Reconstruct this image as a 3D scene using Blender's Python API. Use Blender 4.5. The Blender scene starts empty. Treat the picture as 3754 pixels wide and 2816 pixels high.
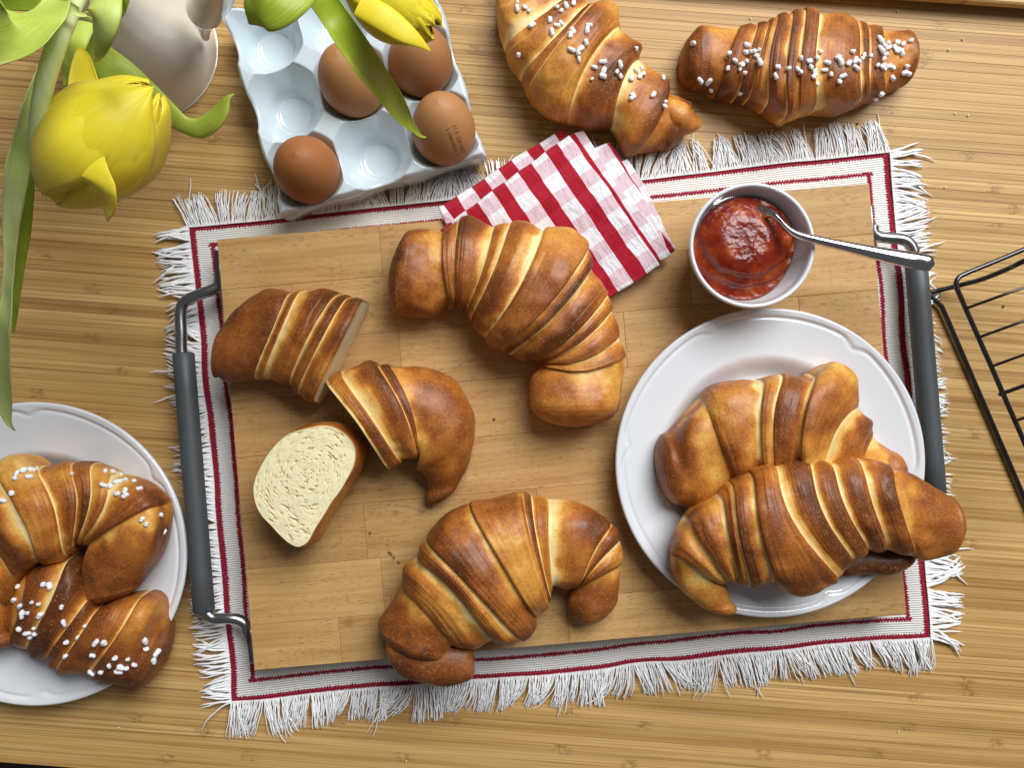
import bpy, math, random
import numpy as np
from mathutils import Vector
from mathutils.bvhtree import BVHTree
random.seed(7); rng = np.random.default_rng(7)
S = bpy.context.scene
COL = S.collection

# ---------------------------------------------------------------- camera, light, exposure
H = 0.595                                  # camera height above the table (metres)
F = 0.7514 * 3754                          # focal length in photograph pixels
cam = bpy.data.cameras.new("camera"); cam.sensor_fit = 'HORIZONTAL'
cam.sensor_width = 36; cam.lens = 0.7514 * 36; cam.clip_start = 0.01; cam.clip_end = 20
co = bpy.data.objects.new("camera", cam); COL.objects.link(co); co.location = (0, 0, H); S.camera = co

w = bpy.data.worlds.new("World"); S.world = w; w.use_nodes = True
bg = w.node_tree.nodes["Background"]
bg.inputs[0].default_value = (0.93, 0.95, 1.0, 1); bg.inputs[1].default_value = 0.105
# the window beyond the top edge of the picture
la = bpy.data.lights.new("window_light", 'AREA'); la.shape = 'RECTANGLE'; la.size = 1.7; la.size_y = 1.3
la.energy = 86; la.color = (0.95, 0.975, 1.0)
lo = bpy.data.objects.new("window_light", la); COL.objects.link(lo)
lo.location = (0.82, 1.30, 1.80)
lo.rotation_euler = (Vector((0.05, -0.05, 0)) - Vector(lo.location)).to_track_quat('-Z', 'Y').to_euler()
S.view_settings.view_transform = 'Standard'; S.view_settings.look = 'None'
S.view_settings.exposure = 0.0; S.view_settings.gamma = 1.0
try: S.cycles.max_bounces = 6
except Exception: pass

# ---------------------------------------------------------------- helpers
class Tf:                                   # a measured patch of the photograph: pixel -> real point at height z
    def __init__(s, ox, oy, k): s.ox, s.oy, s.k = ox, oy, k
    def src(s, x, y): return s.ox + x * s.k, s.oy + y * s.k
    def __call__(s, x, y, z=0.0):
        px, py = s.src(x, y); d = (H - z) / F
        return np.array([(px - 1877) * d, -(py - 1408) * d, z])
DSP = Tf(0, 0, 3754 / 2212)

def vnoise(P, freq, seed=0):
    P = np.asarray(P, float) * freq + seed * 17.31
    i = np.floor(P).astype(np.int64); f = P - i; u = f * f * f * (f * (f * 6 - 15) + 10)
    def hsh(a, b, c):
        n = (a * 374761393 + b * 668265263 + c * 2147483647 + seed * 974711) & 0xffffffff
        n = ((n ^ (n >> 13)) * 1274126177) & 0xffffffff
        n = ((n ^ (n >> 16)) * 2246822519) & 0xffffffff
        return ((n ^ (n >> 15)) & 0xffff) / 32767.5 - 1
    x, y, z = i[..., 0], i[..., 1], i[..., 2]; ux, uy, uz = u[..., 0], u[..., 1], u[..., 2]
    def L(a, b, t): return a + (b - a) * t
    return L(L(L(hsh(x, y, z), hsh(x+1, y, z), ux), L(hsh(x, y+1, z), hsh(x+1, y+1, z), ux), uy),
             L(L(hsh(x, y, z+1), hsh(x+1, y, z+1), ux), L(hsh(x, y+1, z+1), hsh(x+1, y+1, z+1), ux), uy), uz)
def fbm(P, freq, seed=0, n=3):
    return sum(vnoise(P, freq * 2**k, seed + k) * 0.5**k for k in range(n))
def sst(a, b, x): t = np.clip((x - a) / (b - a), 0, 1); return t * t * (3 - 2 * t)
def catmull(A, s):
    A = np.asarray(A, float); n = len(A); s = np.clip(np.asarray(s, float), 0, n - 1 - 1e-9)
    i = np.floor(s).astype(int); t = (s - i).reshape(-1, *([1] * (A.ndim - 1)))
    g = lambda k: A[np.clip(k, 0, n - 1)]
    p0, p1, p2, p3 = g(i - 1), g(i), g(i + 1), g(i + 2)
    p0 = np.where((i == 0).reshape(t.shape), 2 * p1 - p2, p0); p3 = np.where((i + 2 > n - 1).reshape(t.shape), 2 * p2 - p1, p3)
    return 0.5 * (2*p1 + (p2-p0)*t + (2*p0-5*p1+4*p2-p3)*t*t + (3*p1-p0-3*p2+p3)*t**3)
def smooth_path(pts, n):
    return catmull(np.array(pts, float), np.linspace(0, len(pts) - 1, n))

def obj(name, verts, faces, mat=None, parent=None, origin=None, smooth=True, attrs=None, uv=None, local=False):
    """one mesh object; verts are world points unless local (then relative to the parent)"""
    V = np.asarray(verts, float).reshape(-1, 3)
    if origin is None: origin = np.array([V[:, 0].mean(), V[:, 1].mean(), V[:, 2].min()]) if not local else np.zeros(3)
    origin = np.asarray(origin, float)
    me = bpy.data.meshes.new(name); me.from_pydata((V - origin).tolist(), [], [list(map(int, f)) for f in faces])
    if mat: me.materials.append(mat)
    if smooth: me.polygons.foreach_set('use_smooth', [True] * len(me.polygons))
    for k, a in (attrs or {}).items():
        at = me.attributes.new(k, 'FLOAT', 'POINT'); at.data.foreach_set('value', np.asarray(a, np.float32).ravel())
    if uv is not None:
        U = np.asarray(uv, np.float32).reshape(-1, 2); l = me.uv_layers.new(name='uv')
        vi = np.empty(len(me.loops), np.int32); me.loops.foreach_get('vertex_index', vi); l.data.foreach_set('uv', U[vi].ravel())
    o = bpy.data.objects.new(name, me); COL.objects.link(o)
    if parent is not None:
        o.parent = parent
        o.location = Vector(origin) if local else Vector(origin) - wloc(parent)
    else: o.location = Vector(origin)
    return o
def wloc(o):
    v = Vector(o.location)
    while o.parent: o = o.parent; v = v + Vector(o.location)
    return v
def empty(name, loc, rz=0.0):
    o = bpy.data.objects.new(name, None); COL.objects.link(o); o.location = Vector(loc); o.rotation_euler.z = rz
    o.empty_display_size = .02; return o
def tag(o, label=None, cat=None, group=None, kind=None):
    if label: o['label'] = label
    if cat: o['category'] = cat
    if group: o['group'] = group
    if kind: o['kind'] = kind
    return o
def gridf(n, m, cv=False, off=0):
    """quads of an n x m vertex grid; cv closes the second direction"""
    i = np.arange(n - 1)[:, None]; j = np.arange(m if cv else m - 1)[None, :]; j2 = (j + 1) % m
    a = i * m + j; b = i * m + j2; c = (i + 1) * m + j2; d = (i + 1) * m + j
    return (np.stack([a, b, c, d], -1).reshape(-1, 4) + off).tolist()
class MB:
    def __init__(s): s.v = []; s.f = []; s.n = 0
    def add(s, V, Fc):
        V = np.asarray(V, float).reshape(-1, 3); s.v.append(V); s.f += [[int(q) + s.n for q in f] for f in Fc]; s.n += len(V); return s
    def tube(s, P, r, sides=10, caps=True):
        P = np.asarray(P, float); n = len(P); r = np.broadcast_to(np.asarray(r, float), (n,))
        T = np.gradient(P, axis=0); T /= np.linalg.norm(T, axis=1)[:, None] + 1e-12
        ref = np.array([0, 0, 1.]) if abs(T[0, 2]) < .9 else np.array([1., 0, 0])
        A = np.cross(T[0], ref); A /= np.linalg.norm(A); rows = []
        for i in range(n):
            A = A - T[i] * A.dot(T[i]); A /= np.linalg.norm(A) + 1e-12; B = np.cross(T[i], A)
            th = np.arange(sides) * 2 * math.pi / sides
            rows.append(P[i] + r[i] * (np.cos(th)[:, None] * A + np.sin(th)[:, None] * B))
        fs = gridf(n, sides, True)
        if caps: fs += [list(range(sides))[::-1], [(n - 1) * sides + k for k in range(sides)]]
        return s.add(np.concatenate(rows), fs)
    def box(s, lo_, hi_, bev=0.0):
        (x0, y0, z0), (x1, y1, z1) = lo_, hi_; b = bev
        rings = [(z0, b), (z0 + b, 0), (z1 - b, 0), (z1, b)] if b else [(z0, 0), (z1, 0)]
        V = []
        for z, q in rings: V += [(x0+q, y0+q, z), (x1-q, y0+q, z), (x1-q, y1-q, z), (x0+q, y1-q, z)]
        n = len(rings); fs = gridf(n, 4, True) + [[3, 2, 1, 0], [4*n-4, 4*n-3, 4*n-2, 4*n-1]]
        return s.add(V, fs)
    def build(s, name, mat, parent=None, **kw): return obj(name, np.concatenate(s.v), s.f, mat, parent, **kw)
def lathe(prof, seg=128):
    prof = np.array(prof, float); th = np.arange(seg) * 2 * math.pi / seg
    V = np.stack([prof[:, 0][:, None] * np.cos(th), prof[:, 0][:, None] * np.sin(th), np.repeat(prof[:, 1][:, None], seg, 1)], -1)
    return V, gridf(len(prof), seg, True)

# ---------------------------------------------------------------- materials
class NT:
    def __init__(s, name):
        s.m = bpy.data.materials.new(name); s.m.use_nodes = True; s.t = s.m.node_tree
        s.p = s.t.nodes['Principled BSDF']; s.out = s.t.nodes['Material Output']
    def n(s, typ, props=None, **ins):
        nd = s.t.nodes.new('ShaderNode' + typ)
        for k, v in (props or {}).items(): setattr(nd, k, v)
        for k, v in ins.items():
            key = int(k[1:]) if k[0] == 'i' and k[1:].isdigit() else k.replace('_', ' ')
            s.set(nd.inputs[key], v)
        return nd
    def set(s, sock, v):
        if isinstance(v, bpy.types.NodeSocket): s.t.links.new(v, sock)
        elif isinstance(v, tuple) and len(v) == 3 and sock.type == 'RGBA': sock.default_value = (*v, 1)
        else: sock.default_value = v
    def math(s, op, a, b=0.0, c=None, clamp=False):
        nd = s.n('Math', {'operation': op, 'use_clamp': clamp}, i0=a, i1=b)
        if c is not None: s.set(nd.inputs[2], c)
        return nd.outputs[0]
    def ramp(s, fac, stops, mode='LINEAR'):
        nd = s.n('ValToRGB', None, i0=fac); cr = nd.color_ramp; cr.interpolation = mode
        while len(cr.elements) < len(stops): cr.elements.new(0.5)
        for e, (p, c) in zip(cr.elements, stops): e.position = p; e.color = (*c, 1) if len(c) == 3 else c
        return nd.outputs[0]
    def step(s, x, a, b):
        nd = s.n('MapRange', {'interpolation_type': 'SMOOTHSTEP'}, i0=x, i1=a, i2=b, i3=0.0, i4=1.0); return nd.outputs[0]
    def mix(s, fac, a, b, mode='MIX'):
        nd = s.n('Mix', {'data_type': 'RGBA', 'blend_type': mode}); s.set(nd.inputs[0], fac); s.set(nd.inputs[6], a); s.set(nd.inputs[7], b); return nd.outputs[2]
    def vmap(s, vec, scale, loc=(0, 0, 0)):
        a = s.n('VectorMath', {'operation': 'MULTIPLY'}, i0=vec, i1=scale).outputs[0]
        return s.n('VectorMath', {'operation': 'ADD'}, i0=a, i1=loc).outputs[0]
    def noise(s, vec, scale, detail=2.0, rough=.5):
        return s.n('TexNoise', None, Vector=vec, Scale=scale, Detail=detail, Roughness=rough).outputs[0]
    def coord(s): return s.n('TexCoord').outputs['Object']
    def attr(s, name): return s.n('Attribute', {'attribute_name': name}).outputs['Fac']
    def rnd(s): return s.n('ObjectInfo').outputs['Random']
    def bump(s, h, strength=.3, dist=.001, normal=None):
        nd = s.n('Bump', None, Strength=strength, Distance=dist, Height=h)
        if normal is not None: s.set(nd.inputs['Normal'], normal)
        return nd.outputs[0]
    def fin(s, **ins):
        for k, v in ins.items(): s.set(s.p.inputs[k.replace('_', ' ')], v)
        return s.m
def xyz(t, v): return t.n('SeparateXYZ', None, i0=v).outputs

def mat_bamboo():
    t = NT('bamboo'); c = t.coord(); r = t.rnd(); r1 = t.math('MULTIPLY', r, 91.7); r2 = t.math('MULTIPLY', r, 37.3)
    off = t.n('CombineXYZ', None, i0=r1, i1=r2, i2=t.math('MULTIPLY', r, 53.1)).outputs[0]
    fine = t.noise(t.vmap(c, (9, 900, 1), off), 1, 3, .6)
    mid = t.noise(t.vmap(c, (3.0, 330, 1), off), 1, 3, .55)
    big = t.noise(t.vmap(c, (1.3, 60, 1), off), 1, 2, .5)
    x = xyz(t, c)[0]; y = xyz(t, c)[1]
    v = t.math('ADD', t.math('MULTIPLY', fine, .45), t.math('MULTIPLY', mid, .55))
    base = t.ramp(v, [(.30, (.28, .13, .035)), (.42, (.44, .245, .075)), (.52, (.55, .335, .120)), (.68, (.65, .43, .175))])
    tone = t.math('ADD', t.math('MULTIPLY', r, .30), t.math('MULTIPLY', big, .55))
    base = t.mix(1.0, base, t.ramp(tone, [(.16, (.66, .58, .48)), (.38, (.90, .88, .84)), (.62, (1.08, 1.08, 1.08))]), 'MULTIPLY')
    # thin dark grain lines
    ln = t.noise(t.vmap(c, (2.2, 700, 1), off), 1, 2, .5)
    base = t.mix(t.math('MULTIPLY', t.step(ln, .58, .68), .62), base, (.22, .10, .028))
    # growth nodes every 26 cm with a random start
    ph = t.math('ADD', t.math('DIVIDE', x, .33), t.math('MULTIPLY', r, 13.7))
    d = t.math('ABSOLUTE', t.math('SUBTRACT', t.math('FRACT', ph), .5)); d = t.math('ADD', t.math('MULTIPLY', d, .33), t.math('MULTIPLY', t.math('SUBTRACT', t.noise(t.vmap(c, (70, 300, 1), off), 1, 2), .5), .009))
    wob = t.noise(t.vmap(c, (160, 420, 1), off), 1, 3, .6)
    near = t.math('SUBTRACT', 1, t.step(d, .0015, .0105))
    smud = t.math('MULTIPLY', near, t.step(wob, .42, .64))
    base = t.mix(t.math('MULTIPLY', smud, .58), base, (.21, .085, .02))
    bar = t.math('MULTIPLY', t.math('SUBTRACT', 1, t.step(t.math('ABSOLUTE', t.math('SUBTRACT', d, .0022)), .0002, .0007)), t.step(t.noise(t.vmap(c, (30, 260, 1), off), 1), .40, .55))
    base = t.mix(t.math('MULTIPLY', bar, .40), base, (.20, .09, .025))
    h = t.math('SUBTRACT', v, t.math('MULTIPLY', smud, .3))
    return t.fin(Base_Color=base, Roughness=t.math('ADD', .38, t.math('MULTIPLY', mid, .2)), Normal=t.bump(h, .25, .0006), Specular_IOR_Level=.35)
def mat_beech():
    t = NT('beech'); c = t.coord(); r = t.rnd()
    off = t.n('CombineXYZ', None, i0=t.math('MULTIPLY', r, 81.7), i1=t.math('MULTIPLY', r, 47.3), i2=t.math('MULTIPLY', r, 23.1)).outputs[0]
    warp = t.noise(t.vmap(c, (5, 16, 1), off), 1, 2)
    xs = xyz(t, c); y = t.math('ADD', xs[1], t.math('MULTIPLY', warp, .02))
    rings = t.n('TexWave', {'wave_type': 'BANDS', 'bands_direction': 'Y'}, Vector=t.n('CombineXYZ', None, i0=t.math('MULTIPLY', xs[0], .12), i1=y, i2=0.0).outputs[0], Scale=70.0, Distortion=2.0, Detail=2.0, Detail_Scale=1.5).outputs[1]
    soft = t.noise(t.vmap(c, (14, 120, 1), off), 1, 3)
    v = t.math('ADD', t.math('MULTIPLY', rings, .09), t.math('MULTIPLY', soft, .91))
    base = t.ramp(v, [(.25, (.42, .225, .077)), (.5, (.51, .295, .110)), (.75, (.58, .36, .145))])
    base = t.mix(1.0, base, t.ramp(r, [(0, (.88, .85, .82)), (.5, (1, 1, 1)), (1, (1.08, 1.08, 1.06))]), 'MULTIPLY')
    fl = t.noise(t.vmap(c, (190, 1150, 1), off), 1, 1.0)
    flm = t.math('MULTIPLY', t.step(fl, .57, .66), t.step(t.noise(t.vmap(c, (25, 60, 1), off), 1, 2), .36, .55))
    base = t.mix(t.math('MULTIPLY', flm, .42), base, (.17, .075, .024))
    scr = t.noise(t.vmap(c, (700, 22, 1), off), 1, 2)
    base = t.mix(t.math('MULTIPLY', t.step(scr, .66, .74), .26), base, (.2, .1, .04))
    stain = t.noise(t.vmap(c, (46, 60, 1), off), 1, 2)
    base = t.mix(t.math('MULTIPLY', t.step(stain, .70, .80), .5), base, (.24, .10, .03))
    return t.fin(Base_Color=base, Roughness=.5, Specular_IOR_Level=.3, Normal=t.bump(t.math('SUBTRACT', v, flm), .15, .0005))
def mat_crust():
    t = NT('crust'); c = t.coord(); b = t.attr('bake')
    n1 = t.noise(c, 420, 4, .65); n2 = t.noise(c, 130, 3, .6)
    uvn = t.n('UVMap').outputs[0]
    st = t.noise(t.vmap(uvn, (26, 3.0, 1)), 1, 3, .6)
    v = t.math('ADD', b, t.math('MULTIPLY', t.math('SUBTRACT', n1, .5), .42))
    v = t.math('ADD', v, t.math('MULTIPLY', t.math('SUBTRACT', n2, .5), .26))
    v = t.math('ADD', v, t.math('MULTIPLY', t.math('SUBTRACT', st, .5), .14))
    col = t.ramp(v, [(.0, (.84, .64, .30)), (.16, (.79, .49, .135)), (.34, (.67, .31, .052)), (.54, (.46, .150, .020)), (.76, (.25, .066, .010)), (1.0, (.11, .029, .005))])
    vo = t.n('TexVoronoi', {'feature': 'F1'}, Vector=c, Scale=880.0, Randomness=1.0)
    dot = t.math('SUBTRACT', 1, t.step(vo.outputs['Distance'], .16, .36))
    pick = t.step(t.noise(c, 260, 1), .42, .60)
    dot = t.math('MULTIPLY', t.math('MULTIPLY', dot, pick), t.step(b, .2, .5))
    col = t.mix(t.math('MULTIPLY', dot, .55), col, (.68, .40, .14))
    h = t.math('ADD', t.math('ADD', t.math('MULTIPLY', n1, .5), t.math('MULTIPLY', t.noise(c, 1500, 2), .18)), t.math('ADD', t.math('MULTIPLY', dot, .25), t.math('MULTIPLY', st, .18)))
    return t.fin(Base_Color=col, Roughness=t.math('ADD', .38, t.math('MULTIPLY', n2, .22)), Specular_IOR_Level=.38,
                 Coat_Weight=.12, Coat_Roughness=.22, Normal=t.bump(h, .5, .0011))
def mat_crumb():
    t = NT('crumb'); c = t.coord(); d = t.attr('pore')
    n = t.noise(c, 900, 3, .6)
    col = t.mix(d, (.83, .745, .46), (.62, .49, .21)); col = t.mix(t.math('MULTIPLY', t.step(n, .5, .7), .35), col, (.90, .82, .56))
    return t.fin(Base_Color=col, Roughness=.8, Specular_IOR_Level=.2, Normal=t.bump(n, .5, .0006))
def plain(name, col, rough=.5, metal=0.0, bump=None, **kw):
    t = NT(name); c = t.coord()
    v = t.noise(c, kw.pop('var_scale', 60), 3); col2 = tuple(x * kw.pop('var', .88) for x in col) if 'var' in kw else tuple(x * .92 for x in col)
    if bump: kw['Normal'] = t.bump(t.noise(c, bump[0], 3), bump[1], bump[2])
    return t.fin(Base_Color=t.mix(v, col2, col), Roughness=rough, Metallic=metal, **kw)
def mat_mat():
    t = NT('woven_mat'); u = t.n('UVMap').outputs[0]; xs = xyz(t, u); hx = t.attr('hx'); hy = t.attr('hy')
    dx = t.math('SUBTRACT', hx, t.math('ABSOLUTE', xs[0])); dy = t.math('SUBTRACT', hy, t.math('ABSOLUTE', xs[1]))
    zx = t.math('MULTIPLY', t.math('PINGPONG', xs[1], .0011), 1.2); zy = t.math('MULTIPLY', t.math('PINGPONG', xs[0], .0011), 1.2)
    jig = t.math('MULTIPLY', t.math('SUBTRACT', t.noise(t.vmap(u, (420, 420, 1)), 1, 2), .5), .0022)
    dx = t.math('ADD', t.math('ADD', dx, zx), jig); dy = t.math('ADD', t.math('ADD', dy, zy), jig)
    def band(d, o, a, b):                       # a stripe along the frame, cut where it passes the corner
        m = t.math('MULTIPLY', t.step(d, a - .0002, a + .0002), t.math('SUBTRACT', 1, t.step(d, b - .0002, b + .0002)))
        return t.math('MULTIPLY', m, t.step(o, a - .0002, a + .0002))
    mx = t.math('MAXIMUM', band(dx, dy, .0012, .0062), band(dx, dy, .0165, .0198))
    my = t.math('MAXIMUM', band(dy, dx, .0012, .0050), band(dy, dx, .0150, .0178))
    m = t.math('MAXIMUM', mx, my)
    rib = t.math('SINE', t.math('MULTIPLY', xs[1], 2 * math.pi / .0017))
    n = t.noise(t.vmap(u, (300, 1500, 1)), 1, 3)
    wht = t.mix(n, (.70, .67, .62), (.86, .84, .80)); red = t.mix(n, (.23, .010, .025), (.36, .018, .045))
    stitch = t.noise(t.vmap(u, (1100, 1100, 1)), 1, 1); red = t.mix(t.math('MULTIPLY', t.step(stitch, .62, .72), .5), red, (.62, .36, .38))
    h = t.math('ADD', t.math('MULTIPLY', rib, .5), n)
    return t.fin(Base_Color=t.mix(m, wht, red), Roughness=.9, Specular_IOR_Level=.1, Normal=t.bump(h, .7, .0007))
def mat_gingham():
    t = NT('gingham'); u = t.n('UVMap').outputs[0]; xs = xyz(t, u); P = .0242
    wv = t.noise(t.vmap(u, (60, 60, 1)), 1, 2); o = t.math('MULTIPLY', t.math('SUBTRACT', wv, .5), .0012)
    a = t.math('FRACT', t.math('DIVIDE', t.math('ADD', xs[0], o), P)); b = t.math('FRACT', t.math('DIVIDE', t.math('ADD', xs[1], o), P))
    ra = t.math('MULTIPLY', t.step(a, .26, .275), t.math('SUBTRACT', 1, t.step(a, .725, .74)))
    rb = t.math('MULTIPLY', t.step(b, .26, .275), t.math('SUBTRACT', 1, t.step(b, .725, .74)))
    n = t.noise(t.vmap(u, (900, 1400, 1)), 1, 3); n2 = t.noise(t.vmap(u, (250, 90, 1)), 1, 2)
    red = t.mix(n, (.27, .004, .012), (.40, .012, .026)); red2 = t.mix(n, (.30, .006, .016), (.45, .02, .04))
    pink = t.mix(n, (.56, .37, .41), (.76, .60, .635)); wht = t.mix(n, (.66, .63, .65), (.82, .80, .81))
    col = t.mix(ra, t.mix(rb, wht, pink), t.mix(rb, red2, red))
    h = t.math('ADD', t.math('MULTIPLY', n, .4), n2)
    return t.fin(Base_Color=col, Roughness=.92, Specular_IOR_Level=.1, Sheen_Weight=.15, Normal=t.bump(h, .8, .0022))
def mat_leaf(name='leaf_green', thin=True):
    t = NT(name); u = t.n('UVMap').outputs[0]; xs = xyz(t, u); k = t.attr('tone'); c = t.coord()
    ve = t.noise(t.vmap(u, (34, 1.2, 1)), 1, 3, .6); n = t.noise(c, 45, 3)
    v = t.math('ADD', t.math('ADD', k, t.math('MULTIPLY', t.math('SUBTRACT', ve, .5), .42)), t.math('MULTIPLY', t.math('SUBTRACT', n, .5), .5))
    col = t.ramp(v, [(0, (.15, .22, .012)), (.35, (.37, .46, .028)), (.65, (.60, .70, .12)), (1, (.80, .88, .45))])
    p = t.fin(Base_Color=col, Roughness=.42, Specular_IOR_Level=.4, Normal=t.bump(ve, .2, .0008))
    if not thin: return p
    tr = t.n('BsdfTranslucent', None, Color=t.mix(.5, col, (.62, .80, .08)))
    ms = t.n('MixShader', None, i0=.25, i1=t.p.outputs[0], i2=tr.outputs[0]); t.t.links.new(ms.outputs[0], t.out.inputs[0]); return p
def mat_petal():
    t = NT('petal_yellow'); u = t.n('UVMap').outputs[0]; c = t.coord(); k = t.attr('tone')
    ve = t.noise(t.vmap(u, (26, 1.0, 1)), 1, 3, .6); n = t.noise(c, 40, 3)
    v = t.math('ADD', t.math('ADD', k, t.math('MULTIPLY', t.math('SUBTRACT', ve, .5), .60)), t.math('MULTIPLY', t.math('SUBTRACT', n, .5), .5))
    col = t.ramp(v, [(0, (.84, .56, .006)), (.4, (.90, .70, .012)), (.75, (.92, .77, .05)), (1, (.93, .83, .26))])
    p = t.fin(Base_Color=col, Roughness=.42, Specular_IOR_Level=.35, Sheen_Weight=.1, Normal=t.bump(ve, .22, .0008))
    tr = t.n('BsdfTranslucent', None, Color=col)
    ms = t.n('MixShader', None, i0=.20, i1=t.p.outputs[0], i2=tr.outputs[0]); t.t.links.new(ms.outputs[0], t.out.inputs[0]); return p
def mat_egg(name, ca, cb, speck):
    t = NT(name); c = t.coord(); n = t.noise(c, 45, 3); f = t.noise(c, 1300, 2)
    col = t.mix(n, ca, cb); s = t.noise(c, 520, 2, .6)
    col = t.mix(t.math('MULTIPLY', t.step(s, .66, .71), speck), col, (.16, .06, .02))
    return t.fin(Base_Color=col, Roughness=.52, Specular_IOR_Level=.35, Normal=t.bump(f, .35, .0006))
def mat_jam():
    t = NT('jam'); c = t.coord(); n = t.noise(c, 70, 4, .6); f = t.noise(c, 260, 3, .6)
    v = t.n('TexVoronoi', {'feature': 'F1'}, Vector=c, Scale=330.0).outputs[0]
    col = t.ramp(n, [(.3, (.11, .006, .002)), (.5, (.21, .018, .003)), (.74, (.36, .070, .008))])
    h = t.math('ADD', t.math('MULTIPLY', f, 1.2), t.math('MULTIPLY', v, -.5))
    return t.fin(Base_Color=col, Roughness=.24, Specular_IOR_Level=.42, Coat_Weight=.08, Coat_Roughness=.1, Normal=t.bump(h, .5, .0008),
                 Subsurface_Weight=.25, Subsurface_Radius=(.005, .0010, .0004), Subsurface_Scale=1.0)
BAMBOO = mat_bamboo(); BEECH = mat_beech(); CRUST = mat_crust(); CRUMB = mat_crumb(); MATF = mat_mat(); GING = mat_gingham()
LEAF = mat_leaf(); STEM = mat_leaf('stem_green', False); PETAL = mat_petal(); JAM = mat_jam()
PORC = plain('porcelain', (.74, .755, .775), .12, var_scale=8, Coat_Weight=.6, Coat_Roughness=.05)
TRAYM = plain('glazed_tray', (.61, .695, .73), .11, var_scale=10, Coat_Weight=.7, Coat_Roughness=.05)
JUGM = plain('jug_glaze', (.82, .765, .66), .16, var_scale=20, Coat_Weight=.5, Coat_Roughness=.06, bump=(25, .12, .002))
SUGAR = plain('pearl_sugar', (.86, .86, .86), .6, bump=(900, .6, .0008), Subsurface_Weight=.2, Subsurface_Radius=(.002, .002, .002))
STEEL = plain('polished_steel', (.66, .66, .66), .10, 1.0)
RODM = plain('brushed_rod', (.42, .43, .43), .26, 1.0, bump=(300, .1, .0004))
RUB = plain('grey_rubber', (.062, .073, .077), .5, bump=(700, .12, .0003))
BLK = plain('black_enamel', (.010, .010, .011), .22, Coat_Weight=.5, Coat_Roughness=.1)
THREAD = plain('cotton_thread', (.92, .91, .90), .95, var_scale=200, bump=(1500, .5, .0005))
DARKW = plain('dark_floor', (.03, .022, .016), .6)
INK = plain('printed_ink', (.13, .085, .03), .7)
PALEW = plain('crumb_bit', (.80, .72, .50), .8); BURNT = plain('burnt_bit', (.04, .02, .01), .8)

# ---------------------------------------------------------------- setting: floor, table of bamboo strips, sill
ob = MB().box((-1.5, -1.5, -.80), (1.5, 1.5, -.75)).build('floor', DARKW, smooth=False); tag(ob, kind='structure')
ROT = math.radians(-4.3)
ca, sa = math.cos(ROT), math.sin(ROT)
def table_y(px, py, z=0.0):                      # photograph point -> table's own across coordinate
    p = DSP(px, py, z); return -p[0] * sa + p[1] * ca
y_front = table_y(0, 1648); y_back = table_y(1900, -90)
slab = MB().box((-.75, y_front + .001, -.045), (.75, y_back - .001, -.0062)).build('tabletop', BAMBOO, smooth=False, local=False, origin=(0, 0, 0))
slab.rotation_euler.z = ROT; tag(slab, kind='structure')
SW = .00765
nst = int((y_back - y_front) / SW)
sm = MB(); b = .00022
for (x0, x1) in [(-.75, .75)]:
    V = [];
    for (yy, zz) in [(-SW/2 + .00004, -.006), (-SW/2 + .00004, -b), (-SW/2 + b, 0), (SW/2 - b, 0), (SW/2 - .00004, -b), (SW/2 - .00004, -.006)]:
        V += [(x0, yy, zz), (x1, yy, zz)]
    sm.add(V, [[2*k+1, 2*k, 2*k+2, 2*k+3] for k in range(5)] + [[0, 10, 8, 6, 4, 2][::-1], [1, 3, 5, 7, 9, 11][::-1]])
st0 = sm.build('bamboo_strip', BAMBOO, slab, smooth=False, local=True)
for i in range(nst + 1):
    o = st0 if i == 0 else st0.copy()
    if i: COL.objects.link(o)
    o.parent = slab; o.location = (random.uniform(-.1, .1) * 0, y_front + SW * (i + .5), 0)
sx0 = DSP(1180, -6, .018)
sill = MB().box((-.75, 0, .0), (.75, .20, .008), .0012).build('windowsill', BAMBOO, smooth=False, origin=(0, 0, 0))
p1 = DSP(2107, 0, .0145); p2 = DSP(2212, 7.2, .0145); sang = math.atan2(p2[1] - p1[1], p2[0] - p1[0])
sill.rotation_euler.z = sang; sill.location = p1; sill.location.z = .0065
tag(sill, kind='structure')

# ---------------------------------------------------------------- fringed woven mat
MC = [DSP(407, 486, .003), DSP(1927, 325, .003), DSP(2014, 1378, .003), DSP(500, 1520, .003)]   # TL TR BR BL
def matpt(u, v):                                 # u 0..1 left-right, v 0..1 top-bottom
    u = np.asarray(u)[..., None]; v = np.asarray(v)[..., None]
    return (MC[0] * (1-u) + MC[1] * u) * (1-v) + (MC[3] * (1-u) + MC[2] * u) * v
MW = np.linalg.norm(MC[1] - MC[0]); MH = np.linalg.norm(MC[3] - MC[0])
zb = 0.030                                       # top of the cutting board
nu, nv = 180, 124
U, Vv = np.meshgrid(np.linspace(0, 1, nu), np.linspace(0, 1, nv))
def wob(P): return np.stack([vnoise(P, 28, 3) * .0013 + vnoise(P, 9, 5) * .0012, vnoise(P, 28, 4) * .0013 + vnoise(P, 9, 6) * .0012, np.zeros(P.shape[:-1])], -1)
P = matpt(U, Vv); P = P + wob(P); edge = np.minimum(np.minimum(U, 1-U) * MW, np.minimum(Vv, 1-Vv) * MH)
P[..., 2] = .0020 + .0013 * vnoise(P, 22, 8) * sst(.05, .0, edge) + .0006
mat_o = obj('table_mat', P.reshape(-1, 3), gridf(nv, nu), MATF, origin=(*(P.reshape(-1, 3).mean(0)[:2]), 0),
            attrs={'hx': np.full(nu*nv, MW/2), 'hy': np.full(nu*nv, MH/2)},
            uv=np.stack([(U - .5) * MW, (.5 - Vv) * MH], -1).reshape(-1, 2))
tag(mat_o, 'white woven mat with double red border stripes and frayed fringe under the wooden board', 'place mat')
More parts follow.
